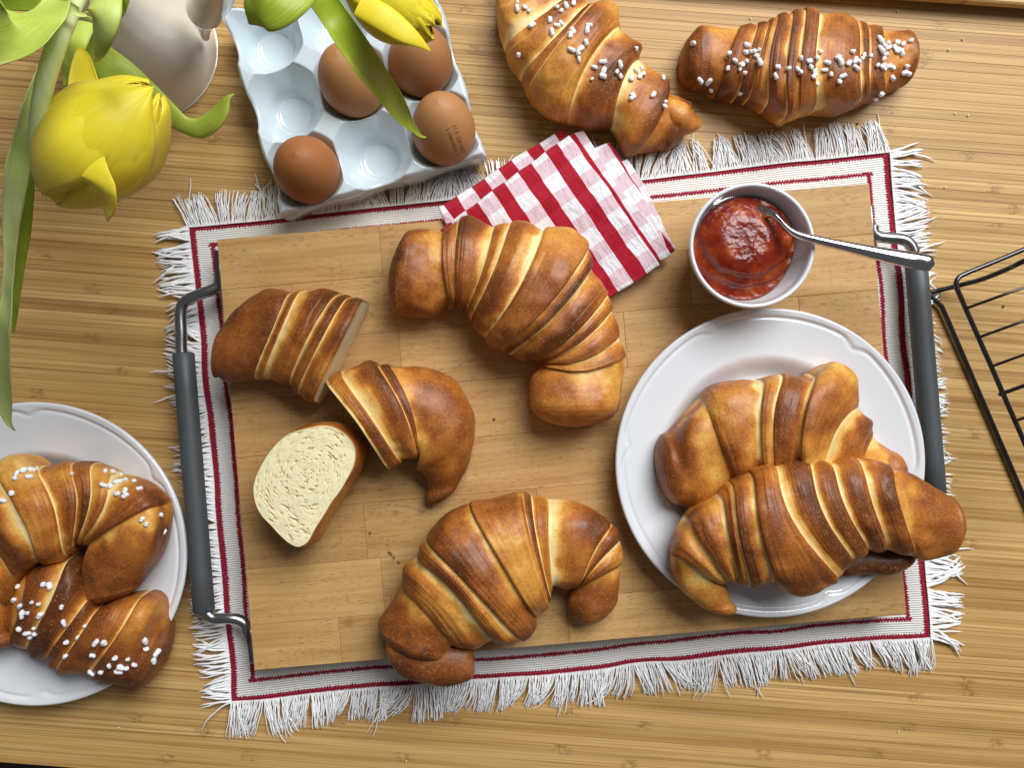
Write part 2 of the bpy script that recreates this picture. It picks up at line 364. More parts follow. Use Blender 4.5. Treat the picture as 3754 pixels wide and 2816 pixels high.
def fringe(side):
    mb = MB(); long_ = side in ('top', 'bottom'); L = MW if long_ else MH
    step = .00062 if long_ else .00125; n = int(L / step); seed = {'top': 1, 'bottom': 2, 'left': 3, 'right': 4}[side]
    tid, toff, k_ = [], [], 0
    while len(tid) < n + 2:                     # strands gather in tufts whose tips draw together
        sz = random.randint(6, 15) if long_ else random.randint(3, 7)
        for j_ in range(sz): tid.append(k_); toff.append((j_ + .5) / sz * 2 - 1)
        k_ += 1
    tsway = [random.gauss(0, .17) for _ in range(k_ + 1)]; tlen = [random.gauss(0, .05) for _ in range(k_ + 1)]; tcurl = [random.gauss(0, .55) for _ in range(k_ + 1)]; sgn_t = {'top': -1, 'bottom': 1, 'left': 1, 'right': -1}[side]
    for i in range(n + 1):
        s = (i + random.uniform(-.3, .3)) / n; s = min(max(s, .001), .999)
        if side == 'top' and .205 < s < .40 and random.random() < .0: continue
        u, v = {'top': (s, 0), 'bottom': (s, 1), 'left': (0, s), 'right': (1, s)}[side]
        p0 = matpt(u, v); p0 = p0 + wob(p0)
        u2, v2 = {'top': (s, .02), 'bottom': (s, .98), 'left': (.02, s), 'right': (.98, s)}[side]
        d = p0 - matpt(u2, v2); d[2] = 0; d /= np.linalg.norm(d); tg = np.array([-d[1], d[0], 0])
        q = np.array([s * L, seed * 3.1, 0])
        sway = float(vnoise(q, 34, seed)) * .75 + float(vnoise(q, 95, seed + 9)) * .55 + random.gauss(0, .07)
        sway = sway * .55 + tsway[tid[i]] - sgn_t * toff[i] * .11
        if side == 'bottom': sway += -.35 + .6 * s * (1 if s > .55 else 0)
        if side == 'left': sway += -.10 + .30 * sst(.1, -.0, s) - .0 + .32 * sst(.6, 1, s)
        if side == 'right': sway += -.15 + .1 * s
        ln = (.0255 if long_ else .0275) * (1 + .12 * float(vnoise(q, 60, seed + 20)) + random.gauss(0, .05) + tlen[tid[i]])
        if random.random() < .03: ln *= 1.35; sway += random.gauss(0, .5)
        curl = float(vnoise(q, 70, seed + 30)) * .9 + tcurl[tid[i]] + random.gauss(0, .15)
        lift = random.uniform(.0006, .0034); K = 8; pts = []; ang = sway * .35; pos = p0.copy(); pos -= d * .0012
        for k in range(K):
            tt = k / (K - 1); pts.append(np.array([pos[0], pos[1], max(.0006, .0031 * (1-tt) + lift * math.sin(tt * 2.6) + .0005)]))
            ang += (sway * .9 + curl * (tt - .3)) / K * 1.1; ang += .17 * math.sin(k * 1.9 + i * 1.7)
            pos = pos + (d * math.cos(ang) + tg * math.sin(ang)) * ln / (K - 1)
        r0 = .00045 if long_ else .00092
        if random.random() < .15: r0 *= .7
        rr = np.array([1, 1, 1, 1, .95, .88, .72, .25]) if not long_ else np.array([1, 1, 1, 1, 1, 1, .95, .7])
        mb.tube(np.array(pts), r0 * rr, 4, False)
    o = mb.build('fringe', THREAD, mat_o); tag(o, kind='stuff')
for s_ in ('top', 'bottom', 'left', 'right'): fringe(s_)

# ---------------------------------------------------------------- beech cutting board with two steel handles
TL, TR, BR, BL = DSP(470, 515, zb), DSP(1875, 399, zb), DSP(1961, 1325, zb), DSP(548, 1452, zb)
bx = (TR - TL) + (BR - BL); bang = math.atan2(bx[1], bx[0])
bc = (TL + TR + BR + BL) / 4; BW = (np.linalg.norm(TR - TL) + np.linalg.norm(BR - BL)) / 2; BH = (np.linalg.norm(BL - TL) + np.linalg.norm(BR - TR)) / 2
board = empty('cutting_board', (bc[0], bc[1], .0045), bang)
tag(board, 'large beech chopping board of glued blocks with grey sleeved steel handles', 'cutting board')
thick0, thick1 = .0015, zb - .0045
cuts = {0: [350, 800, 1180], 1: [150, 560, 1010], 2: [373, 860, 1240], 3: [240, 690, 1120], 4: [420, 905, 1270], 5: [265, 640, 1060], 6: [292, 760, 1210], 7: [190, 685, 1130]}
rows = [0, 110, 232, 353, 477, 599, 721, 843, 941]
kx, ky = BW / 1414.0, BH / 941.0
for r_ in range(8):
    xs_ = [0] + cuts[r_] + [1414]
    for a_, b_ in zip(xs_[:-1], xs_[1:]):
        y0 = BH/2 - rows[r_+1] * ky; y1 = BH/2 - rows[r_] * ky; x0 = -BW/2 + a_ * kx; x1 = -BW/2 + b_ * kx; g = .00005
        cx, cy = (x0 + x1) / 2, (y0 + y1) / 2; m = MB()
        m.box((x0 - cx + g, y0 - cy + g, thick0), (x1 - cx - g, y1 - cy - g, thick1), .0003)
        o = m.build('beech_block', BEECH, board, smooth=False, local=True); o.location = (cx, cy, 0)
m = MB()
for sx in (-1, 1):
    for sy in (-1, 1): m2 = MB().tube([(sx * BW * .45, sy * BH * .42, -.0040), (sx * BW * .45, sy * BH * .42, .0015)], .008, 16); m2.build('rubber_foot', RUB, board, local=True)
def b2l(p):                                       # world -> board local
    q = np.asarray(p) - np.array([bc[0], bc[1], .0045]); c_, s_ = math.cos(bang), math.sin(bang)
    return np.array([q[0] * c_ + q[1] * s_, -q[0] * s_ + q[1] * c_, q[2]])
def handle(path, sleeve, tabs):
    P = smooth_path([b2l(p) for p in path], 60)
    h = MB().tube(P, .0042, 14)
    for (p_, sgn) in tabs:
        q = b2l(p_); h.box((sgn * (BW/2 + .0002), q[1] - .016, .004), (sgn * (BW/2 + .0042), q[1] + .016, .020), .0008)
    ho = h.build('handle', RODM, board, local=True)
    Q = np.array([b2l(p) for p in sleeve]); L = np.linspace(0, 1, 14); Qs = Q[0] + (Q[1] - Q[0]) * L[:, None]
    rr = np.full(14, .0078); rr[0] = rr[-1] = .0066
    Qs[1] = Q[0] + (Q[1] - Q[0]) * .006; Qs[-2] = Q[1] - (Q[1] - Q[0]) * .006
    MB().tube(Qs, rr, 24).build('grip_sleeve', RUB, ho, local=True)
    for (p_, sgn) in tabs:
        q = b2l(p_); th = np.linspace(0, math.pi/2, 6)
        bo = MB().tube([(sgn * (BW/2 + .0040 + .003 * math.sin(a)), q[1] + (.006 if q[1] > 0 else -.006), .012) for a in th], [max(.0052 * math.cos(a), .0003) for a in th], 14)
        bo.build('bolt', STEEL, ho, local=True)
E = Tf(500, 800, .4219); Gc = Tf(500, 2000, .4919); Rr = Tf(3000, 850, .3616)
zh = .021
handle([E(722, 480, .020), E(722, 545, .020), E(700, 600, .020), E(600, 645, zh), E(480, 690, zh), E(405, 745, zh), E(383, 840, zh), E(390, 1000, zh), E(400, 1250, zh),
        DSP(420, 1050, zh), DSP(438, 1290, zh), DSP(442, 1316, zh), Gc(540, 520, zh), Gc(590, 548, zh), Gc(690, 545, zh), Gc(770, 560, .020), Gc(818, 600, .019), Gc(828, 660, .018)],
       [E(408, 1170, zh), DSP(441, 1322, zh)], [(E(715, 470, .02), -1), (Gc(830, 710, .02), -1)])
handle([Rr(552, -60, .020), Rr(560, 10, .020), Rr(620, 52, .020), Rr(720, 62, zh), Rr(850, 75, zh), Rr(930, 125, zh), Rr(972, 210, zh), Rr(985, 320, zh), DSP(1998, 780, zh),
        DSP(2018, 1000, zh), DSP(2022, 1075, zh), DSP(2012, 1100, zh), DSP(1985, 1105, zh), DSP(1952, 1115, .020), DSP(1945, 1140, .020)],
       [Rr(985, 250, zh), DSP(2020, 1066, zh)], [(Rr(550, -50, .02), 1), (DSP(1946, 1150, .02), 1)])

# ---------------------------------------------------------------- plates, bowl, jam, spoon
def plate(cx, cy, z, R, label, phase):
    nr, na = 90, 240; rr = np.concatenate([np.linspace(.002, .060, 24), np.linspace(.0615, .080, 22), np.linspace(.0815, R, 44)])
    th = np.arange(na) * 2 * math.pi / na; RR, TH = np.meshgrid(rr, th, indexing='ij')
    zz = .0045 + .0105 * sst(.060, .078, RR) + .0065 * np.clip((RR - .078) / (R - .078), 0, 1) ** 1.3
    c = np.abs(((TH / (2*math.pi) * 6 + phase) % 1) - .5) * 2
    rg = R * (.945 - .040 * np.clip((c - .80) / .2, 0, 1) ** 1.4 - .004 * np.cos(c * math.pi))
    zz += -.0008 * np.exp(-((RR - rg) / .0013) ** 2) + .0007 * sst(0, .002, RR - rg)
    zz -= .0014 * sst(R - .0012, R, RR)
    top = np.stack([RR * np.cos(TH), RR * np.sin(TH), zz], -1)
    und = [(R - .0004, .0175), (R - .004, .0155), (.085, .0105), (.070, .003), (.066, .0), (.060, .0), (.058, .002), (.002, .002)]
    bot = np.stack([np.stack([r * np.cos(th), r * np.sin(th), np.full(na, q)], -1) for r, q in und])
    V = np.concatenate([top, bot]); f = gridf(nr + len(und), na, True); n = nr + len(und)
    f += [list(range(na))[::-1], [(n-1) * na + k for k in range(na)]]
    o = obj('plate', V.reshape(-1, 3) + np.array([cx, cy, z]), f, PORC, origin=(cx, cy, z)); return tag(o, label, 'plate')
RP = Tf(2200, 1100, .7834); LP = Tf(0, 1400, .8532)
pc = RP(798, 763, zb + .022); plate(pc[0], pc[1], zb + .0003, .1095, 'white scalloped plate holding two plain croissants on the board', .1)
pc2 = LP(146, 742, .022); plate(pc2[0], pc2[1], .0003, .1135, 'white scalloped plate holding two sugared croissants on the bare bamboo table', .45)

BWL = Tf(2400, 600, .6121); bz = zb + .0003; hB = .048
c1 = BWL(587, 487, bz + hB); Rb = 232 * (H - bz - hB) / F
base_c = c1.copy()
prof = [(.0005, .0025), (.018, .0025), (.019, .0), (.0215, .0), (.0225, .003), (.030, .012), (.037, .026), (Rb - .0012, .040), (Rb - .0002, hB - .002), (Rb - .0006, hB - .0004), (Rb - .0016, hB), (Rb - .0027, hB - .0006),
        (Rb - .0034, hB - .003), (Rb - .0045, .038), (.0335, .025), (.027, .013), (.018, .0065), (.0005, .0055)]
V, f = lathe(smooth_path(prof, 70), 96)
bowl = obj('bowl', V.reshape(-1, 3) + np.array([c1[0], c1[1], bz]), f, PORC, origin=(c1[0], c1[1], bz))
tag(bowl, 'small round white bowl filled with red jam at the corner of the board', 'bowl')
# jam: a mound pressed to the left side of the bowl
na, nr = 120, 60; th = np.arange(na) * 2 * math.pi / na; q = np.linspace(0, 1, nr)
Rj = .0362 + .0012 * np.cos(th - math.radians(175)) - .0015 * np.exp(-((th - math.radians(330)) / .5) ** 2)
X = q[:, None] * Rj * np.cos(th); Y = q[:, None] * Rj * np.sin(th); PP = np.stack([X, Y, 0 * X], -1)
r2 = np.sqrt(X**2 + Y**2)
z_ = .0305 + .0075 * (1 - sst(.012, .036, np.sqrt((X + .003)**2 + (Y - .003)**2)))
lip = np.sqrt((X + .001)**2 * .75 + (Y - .009)**2)
z_ += .0035 * (1 - sst(.0265, .0285, lip + .0012 * vnoise(PP, 160, 3))) + .0025 * (1 - sst(.0335, .0352, lip + .0012 * vnoise(PP, 130, 4)))
z_ += .0006 * fbm(PP, 90, 5, 2) + .00014 * fbm(PP, 420, 6, 2)
z_ = np.where(q[:, None] > .97, .026, z_)
J = np.stack([X + c1[0], Y + c1[1], z_ + bz], -1)
jam = obj('jam', J.reshape(-1, 3), gridf(nr, na, True), JAM); tag(jam, 'glossy chunky red jam heaped in the small white bowl', 'jam')
def spoon():
    pts = [(BWL(335, 330, bz+.036), .003, .001), (BWL(400, 320, bz+.033), .012, .001), (BWL(480, 335, bz+.0325), .016, .001), (BWL(560, 330, bz+.034), .014, .001), (BWL(640, 300, bz+.0385), .006, .001),
           (BWL(700, 300, bz+.0445), .0030, .0012), (BWL(745, 340, bz+.0475), .0021, .0013), (BWL(790, 388, bz+.050), .0021, .0014), (BWL(850, 425, bz+.0515), .0025, .0014), (BWL(960, 455, bz+.0525), .0030, .0013), (BWL(1150, 497, bz+.054), .0037, .0012),
           (BWL(1350, 540, bz+.0555), .0046, .0012), (BWL(1520, 573, bz+.056), .0055, .0012), (BWL(1600, 588, bz+.056), .0057, .0011), (BWL(1650, 600, bz+.056), .0052, .0010), (BWL(1672, 606, bz+.056), .0008, .0006)]
    n = 70; C = smooth_path([p for p, _, _ in pts], n); W = smooth_path([[a, b_] for _, a, b_ in pts], n)
    T = np.gradient(C, axis=0); T /= np.linalg.norm(T, axis=1)[:, None]
    Sd = np.cross(T, [0, 0, 1.]); Sd /= np.linalg.norm(Sd, axis=1)[:, None]; Nn = np.cross(Sd, T)
    a = np.arange(20) * 2 * math.pi / 20
    # crowned upper face, flatter below
    V = C[:, None] + Sd[:, None] * (np.clip(W[:, 0], 2e-4, 1)[:, None] * np.cos(a))[..., None] + Nn[:, None] * (W[:, 1][:, None] * np.where(np.sin(a) > 0, 2.4 * np.sin(a), np.sin(a)))[..., None]
    fs = gridf(n, 20, True) + [list(range(20))[::-1], [(n-1)*20 + k for k in range(20)]]
    o = obj('spoon', V.reshape(-1, 3), fs, STEEL); tag(o, 'shiny steel teaspoon with its bowl sunk in the red jam', 'spoon')
spoon()

# ---------------------------------------------------------------- croissants
CROI = {}
def raycast(o_data, tf, x, y):
    px, py = tf.src(x, y); d = Vector(((px - 1877) / F, -(py - 1408) / F, -1.0)).normalized()
    return o_data.ray_cast(Vector((0, 0, H)), d)
def croissant(key, label, tf, z0, st, tips=(None, None), center=None, cut=(False, False), hmax=.056, hfac=.68, bake=0.0, amp=.0023, extra=(), group='croissants', seed=1, name='croissant', lean=None):
    """st: stations (L, M, R[, seam]) measured in the photograph: the two outline points and the crest point of each rolled seam"""
    rs = np.random.default_rng(seed); W3 = lambda p, z: tf(p[0], p[1], z)
    L, M, R, hh, seam, zz0 = [], [], [], [], [], []
    for k, s in enumerate(st):
        zb0 = z0 if lean is None else z0 + lean[0] + (lean[1] - lean[0]) * k / (len(st) - 1)
        l = W3(s[0], zb0 + .02); r = W3(s[2], zb0 + .02); h = min(hmax, hfac * np.linalg.norm(l - r))
        l = W3(s[0], zb0 + .36 * h); r = W3(s[2], zb0 + .36 * h); m = W3(s[1], zb0 + h)
        L.append(l); M.append(m); R.append(r); hh.append(h); seam.append(bool(s[3]) if len(s) > 3 else True); zz0.append(zb0)
    for e_, tp_ in ((0, tips[0]), (-1, tips[1])):             # blunt ends stand straight up
        if tp_ is not None:
            M[e_] = (L[e_] + R[e_]) / 2; M[e_][2] = zz0[e_] + hh[e_]
    # even out the heights along the roll
    hh = np.array(hh); hs = hh.copy()
    for _ in range(2): hs[1:-1] = .25 * hs[:-2] + .5 * hs[1:-1] + .25 * hs[2:]
    hh = hs
    def cap(end):
        e = 0 if end == 0 else -1; l, m, r, h, zb0 = L[e], M[e], R[e], hh[e], zz0[e]; tp = W3(tips[end], zb0 + .34 * h); mid = (l + r) / 2
        out = []
        for a in (24, 47, 66, 80, 88):
            s_, c_ = math.sin(math.radians(a)), math.cos(math.radians(a)); cm = mid + (tp - mid) * s_
            hq = h * (.30 + .70 * c_ ** .8); mm = cm + (m - mid) * c_; mm[2] = zb0 + hq
            ll, r2_ = cm + (l - mid) * c_, cm + (r - mid) * c_; out.append((ll, mm, r2_, hq, zb0))
        return out
    nb = len(L)
    if tips[1] is not None:
        for q_ in cap(1): L.append(q_[0]); M.append(q_[1]); R.append(q_[2]); hh = np.append(hh, q_[3]); seam.append(False); zz0.append(q_[4])
    if tips[0] is not None:
        for q_ in cap(0): L.insert(0, q_[0]); M.insert(0, q_[1]); R.insert(0, q_[2]); hh = np.insert(hh, 0, q_[3]); seam.insert(0, False); zz0.insert(0, q_[4])
        if center is not None: center += 5
    L, M, R, zz0 = map(np.array, (L, M, R, zz0)); n = len(L)
    idx = [0] + [i for i in range(1, n - 1) if seam[i]] + [n - 1]
    if center is None: center = n / 2
    tt = np.concatenate([[0, .012, .03, .055, .085], np.linspace(.125, .895, 38), [.92, .945, .97, .988, 1]])
    J = 72; th = np.linspace(0, math.pi, J); v = (1 - np.cos(th)) / 2; low = [(.015, .22), (.06, .10), (.14, .02), (.26, 0)]
    lw = [(-i_, z_) for i_, z_ in low]
    rowsV, rowsB, rowsU = [], [], []
    for bi in range(len(idx) - 1):
        a, b_ = idx[bi], idx[bi + 1]; s = a + (b_ - a) * tt
        l, m, r, h, zb0 = catmull(L, s), catmull(M, s), catmull(R, s), catmull(hh[:, None], s)[:, 0], catmull(zz0[:, None], s)[:, 0]
        mid = (l + r) / 2
        # limit how far the crest curve wanders from the chord's middle
        Q = (l[:, None] * ((1 - v) * (1 - 2*v))[None, :, None] + m[:, None] * (4 * v * (1 - v))[None, :, None] + r[:, None] * (v * (2*v - 1))[None, :, None])
        z = zb0[:, None] + .36 * h[:, None] + .64 * h[:, None] * np.sin(th)[None] ** .80
        Q[..., 2] = z
        lo1 = [l + (mid - l) * i_ for i_, _ in low]; lo2 = [r + (mid - r) * i_ for i_, _ in low]
        for k, (i_, zf) in enumerate(low): lo1[k][:, 2] = zb0 + zf * h; lo2[k][:, 2] = zb0 + zf * h
        G = np.concatenate([np.stack(lo1[::-1], 1), Q, np.stack(lo2, 1)], 1)
        ax = mid.copy(); ax[:, 2] = zb0 + .30 * h
        rad = G - ax[:, None]; rad /= np.linalg.norm(rad, axis=2)[..., None] + 1e-9
        bw = np.linalg.norm(M[a] - M[b_]); sc = float(np.clip(bw / .016, .35, 1.15)) * amp
        dirn = 0 if a <= center < b_ else (-1 if b_ <= center else 1)
        endband = (bi == 0 and tips[0] is not None) or (bi == len(idx) - 2 and tips[1] is not None)
        t = tt if dirn >= 0 else 1 - tt                      # t: 0 tucked edge .. 1 proud edge
        if dirn == 0:
            prof = .75 + .35 * np.sin(math.pi * tt) - .9 * np.clip((tt - .93) / .07, 0, 1) ** 2 - .9 * np.clip((.07 - tt) / .07, 0, 1) ** 2; tr = np.ones_like(tt)
        else:
            if endband:
                prof = -1.1 + 1.25 * sst(0, .30, t); tr = t
            else:
                prof = -1.05 + 1.55 * sst(0, .62, t) + .25 * np.sin(math.pi * np.clip((t - .25) / .75, 0, 1)) - 1.0 * np.clip((t - .92) / .08, 0, 1) ** 2; tr = t
        subs = [(float(rs.uniform(.70, .93)), float(rs.uniform(.10, .26))) for _ in range(rs.integers(0, 3))] if (bw > .010 and not endband) else []
        wth = np.concatenate([np.full(4, .25), .35 + .65 * np.sin(th) ** .5, np.full(4, .25)])
        swig = .05 * vnoise(G, 60, seed + 31) + .03 * vnoise(G, 160, seed + 32)
        dsp = prof[:, None] * sc * wth[None]
        for t_s, a_s in subs: dsp = dsp - a_s * sst(-.018, .018, t[:, None] + swig - t_s) * sc * wth[None]
        wr = np.stack(np.broadcast_arrays(s[:, None] * 7.0, np.linspace(0, 2.2, J + 8)[None], np.full((1, 1), seed * 1.7)), -1)
        dsp = dsp + (.00024 * vnoise(wr, 1.0, seed + 41) + .00014 * vnoise(wr * np.array([2.6, 1.5, 1]), 1.0, seed + 42)) * wth[None] * np.clip(h / .03, .2, 1)[:, None]
        G1 = G + rad * dsp[..., None]
        lump = vnoise(G, 48, seed) * .0014 + vnoise(G, 140, seed + 3) * .0006
        lump = lump * np.concatenate([np.full(4, .2), np.ones(J), np.full(4, .2)])[None] * np.clip(h / .03, .3, 1)[:, None]
        G1 = G1 + rad * lump[..., None]; G1[..., 2] = np.maximum(G1[..., 2], zb0[:, None])
        pw = float(rs.uniform(.14, .36)) if bw > .009 else .14
        wig = .10 * vnoise(G, 90, seed + 11) + .07 * vnoise(G, 30, seed + 12)
        trr = tr[:, None] + wig * (1 if dirn != 0 else 0)
        patch = .5 + .5 * np.clip(vnoise(G, 26, seed + 21) * 1.6, -1, 1)
        bk = .49 + (.05 + .42 * patch) * sst(.12, .70, trr) - .40 * (1 - sst(.03, pw, trr)) * (0 if dirn == 0 else 1)
        if dirn == 0: bk = bk + .0
        bk = bk - (.22 * sst(.955, 1.0, tr) if not endband else 0)[:, None] if not endband else bk
        if endband: bk = np.maximum(bk, .40 + .0 * bk) * .0 + (.66 + .24 * patch * sst(.1, .6, trr) - .32 * (1 - sst(.0, .16, trr)))
        bk = bk + .20 * vnoise(G, 34, seed + 5) + .10 * vnoise(G, 110, seed + 6) + float(rs.uniform(-.19, .13)) + bake
        for t_s, a_s in subs: bk = bk - .13 * np.exp(-((t[:, None] + swig - t_s - .022) / .022) ** 2)
        if not endband and dirn != 0: bk = bk - .22 * np.exp(-((t[:, None] - .02) / .035) ** 2)
        if bw < .006: bk = bk + .05
        und = np.concatenate([np.full(4, -.05), np.zeros(J), np.full(4, -.05)]); bk = bk + und[None]
        rowsV.append(G1); rowsB.append(bk)
        rowsU.append(np.stack(np.broadcast_arrays((s[:, None]) * 1.0, np.linspace(0, 1, J + 8)[None]), -1))
    G = np.concatenate(rowsV); B = np.concatenate(rowsB); Uv = np.concatenate(rowsU); nr_, nc = G.shape[:2]
    fs = gridf(nr_, nc, True); V = G.reshape(-1, 3); B = B.reshape(-1); Uv = Uv.reshape(-1, 2)
    if tips[0] is not None: fs.append(list(range(nc)))
    if tips[1] is not None: fs.append([(nr_ - 1) * nc + k for k in range(nc)][::-1])
    fs = [f[::-1] for f in fs]
    for ex in extra:                                         # curled-under ends
        pts, rad_, bk0 = ex; Pp = smooth_path([tf(p[0], p[1], z0 + p[2]) for p in pts], 40)
        rr = catmull(np.array(rad_)[:, None], np.linspace(0, len(rad_) - 1, 40))[:, 0]; rr = rr * np.sqrt(np.clip(1 - np.abs(np.linspace(-1, 1, 40)) ** 9, .01, 1)); m_ = MB().tube(Pp, rr, 28, True)
        ve = np.concatenate(m_.v); ve = ve + np.stack([vnoise(ve, 70, seed + k) for k in range(3)], -1) * .0015; ve[:, 2] = np.maximum(ve[:, 2], z0)
        fs += [[q + len(V) for q in f] for f in m_.f]; B = np.concatenate([B, bk0 + .25 * vnoise(ve, 45, seed + 7) + .1 * vnoise(ve, 120, seed + 8)])
        Uv = np.concatenate([Uv, np.stack([ve[:, 0] * 8, ve[:, 1] * 8], -1)]); V = np.concatenate([V, ve])
    o = obj(name, V, fs, CRUST, attrs={'bake': B}, uv=Uv)
    tag(o, label, 'croissant', group)
    for e in (0, 1):
        if not cut[e]: continue
        loop = G[0] if e == 0 else G[-1]; cen = loop.mean(0); rings = np.linspace(1, 0.02, 26)
        C = cen + (loop - cen) * rings[:, None, None] * .995
        pr = cut_noise(np.broadcast_to(rings[:, None], C.shape[:2]), np.linspace(0, 2*math.pi, nc, endpoint=False)[None] + 0 * rings[:, None], np.linalg.norm(loop - cen, axis=1).mean(), seed)
        ff = gridf(26, nc, True) + [[25 * nc + k for k in range(nc)][::-1]]
        if e == 1: ff = [f[::-1] for f in ff]
        obj('crumb_face', C.reshape(-1, 3), ff, CRUMB, o, attrs={'pore': np.clip(pr.reshape(-1), 0, 1)})
    CROI[key] = (o, BVHTree.FromPolygons([tuple(p) for p in V], fs))
    return o
def cut_noise(q, th, R, seed):
    """pore mask on a rolled crumb: bubbles stretched along the spiral"""
    sp = q * R * 1000 + th / (2 * math.pi) * 5.5
    X = np.stack([np.cos(th) * 6.0 * q * R / .03, np.sin(th) * 6.0 * q * R / .03, sp * .40 + 0 * th], -1)
    n = vnoise(X, 1.5, seed) * .55 + vnoise(X, 3.6, seed + 1) * .6
    return sst(.40, .56, n)

A = Tf(1700, 0, .4295)
croissant('A', 'sugar-topped croissant with a pointed torn end lying diagonally beside the egg tray', A, .0005,
    [((330, -260), (620, -230), (900, -190), 0), ((285, 20), (430, -60), (900, -120), 1), ((345, 440), (560, 190), (960, -20), 1), ((488, 690), (760, 330), (1075, 75), 1), ((545, 815), (830, 345), (1140, 66), 1),
     ((720, 985), (960, 420), (1290, 110), 0), ((880, 1045), (1060, 500), (1325, 265), 1), ((1060, 1090), (1200, 600), (1500, 420), 0), ((1255, 1105), (1360, 670), (1492, 545), 1), ((1365, 1300), (1570, 930), (1715, 690), 0), ((1490, 1302), (1690, 990), (1752, 765), 1), ((1680, 1278), (1810, 1070), (1890, 870), 0)],
    tips=((560, -380), (1905, 1120)), center=4, seed=11, bake=.04, hmax=.054,
    extra=[(((1700, 930, .016), (1840, 1015, .019), (1940, 1048, .019), (2020, 1062, .018)), (.010, .012, .0075, .0018), .55)])
Bt = Tf(2400, 0, .6121)
croissant('B', 'sugar-topped croissant lying straight above the fringe, clear of the mat', Bt, .0005,
    [((290, 160), (300, 340), (290, 545), 0), ((500, 168), (440, 340), (360, 580), 1), ((600, 166), (560, 350), (475, 605), 1), ((660, 155), (625, 350), (545, 615), 1), ((715, 120), (690, 350), (650, 665), 1), ((800, 98), (800, 400), (760, 735), 1), ((870, 78), (880, 380), (820, 715), 1),
     ((950, 92), (965, 350), (930, 680), 1), ((1080, 97), (1120, 380), (1090, 682), 0), ((1180, 135), (1235, 400), (1190, 650), 1), ((1240, 152), (1290, 390), (1250, 622), 1), ((1340, 175), (1370, 380), (1360, 580), 1), ((1465, 192), (1480, 360), (1465, 525), 0)],
    tips=((150, 380), (1556, 345)), center=6.5, seed=23, bake=.03, hmax=.052, amp=.0023)
C6 = Tf(1400, 750, .5123)
croissant('C', 'big curved croissant with two dark blunt ends, resting on the checked napkin', C6, zb + .0005,
    [((215, 195), (170, 480), (165, 805), 0), ((345, 178), (300, 480), (340, 815), 0), ((452, 188), (440, 470), (505, 742), 1), ((560, 125), (520, 440), (555, 735), 1), ((650, 112), (590, 430), (585, 745), 0), ((810, 168), (725, 470), (615, 760), 1), ((925, 138), (800, 470), (640, 830), 1), ((1050, 150), (900, 500), (690, 905), 0), ((1165, 178), (1000, 570), (745, 960), 1),
     ((1330, 190), (1110, 640), (790, 1010), 0), ((1480, 310), (1200, 720), (850, 1040), 1), ((1500, 455), (1245, 790), (905, 1075), 1), ((1560, 560), (1300, 870), (1000, 1110), 0), ((1612, 650), (1360, 950), (1110, 1120), 1), ((1640, 760), (1390, 1010), (1125, 1125), 1), ((1700, 950), (1440, 1120), (1140, 1135), 1), ((1732, 1090), (1450, 1195), (1135, 1150), 1), ((1722, 1260), (1400, 1330), (1062, 1250), 0), ((1700, 1410), (1390, 1460), (1060, 1420), 0)],
    tips=((55, 560), (1385, 1590)), center=9, seed=37, bake=.05, hmax=.062)
D = Tf(1300, 1750, .5123)
croissant('D', 'curved croissant with one hooked end on the front edge of the board', D, zb + .0005,
    [((186, 1000), (430, 1150), (712, 1222), 0), ((345, 760), (520, 980), (745, 1205), 1), ((372, 640), (600, 900), (880, 1210), 0), ((450, 555), (710, 830), (1010, 1165), 1), ((478, 480), (760, 800), (1120, 1190), 0), ((510, 420), (800, 770), (1215, 1160), 1), ((660, 260), (920, 690), (1290, 1080), 0), ((825, 182), (1040, 610), (1308, 985), 1),
     ((1000, 160), (1160, 550), (1350, 925), 0), ((1195, 102), (1270, 490), (1388, 880), 1), ((1260, 130), (1310, 480), (1402, 850), 1), ((1385, 150), (1390, 480), (1415, 785), 1), ((1600, 192), (1560, 470), (1500, 785), 0), ((1825, 335), (1720, 520), (1590, 790), 1), ((1893, 430), (1770, 590), (1565, 795), 1), ((1906, 610), (1750, 720), (1535, 815), 1), ((1886, 815), (1720, 850), (1520, 868), 0)],
    tips=((405, 1275), (1688, 1048)), center=7, seed=41, bake=.09, hmax=.060,
    extra=[(((280, 1100, .020), (400, 1250, .016), (600, 1315, .014), (760, 1308, .013), (862, 1300, .012)), (.010, .0155, .0165, .0160, .0135), .80)])
Ec = Tf(500, 800, .4219)
croissant('E', 'cut croissant half with its pale cut side facing the middle of the board', Ec, zb + .0005,
    [((770, 970), (760, 1130), (725, 1365), 0), ((880, 820), (860, 1090), (820, 1415), 0), ((1120, 645), (1030, 1000), (930, 1410), 0), ((1380, 640), (1190, 940), (1060, 1392), 1), ((1480, 622), (1270, 930), (1140, 1398), 1), ((1640, 618), (1410, 930), (1240, 1415), 0), ((1790, 655), (1530, 960), (1350, 1475), 1), ((1880, 680), (1630, 1010), (1420, 1545), 1), ((2005, 708), (1790, 1060), (1555, 1625), 0)],
    tips=((690, 1230), None), center=2, cut=(False, True), seed=53, bake=.0, hmax=.058, amp=.0020, group='cut croissant halves')
Fc = Tf(700, 1250, .5123)
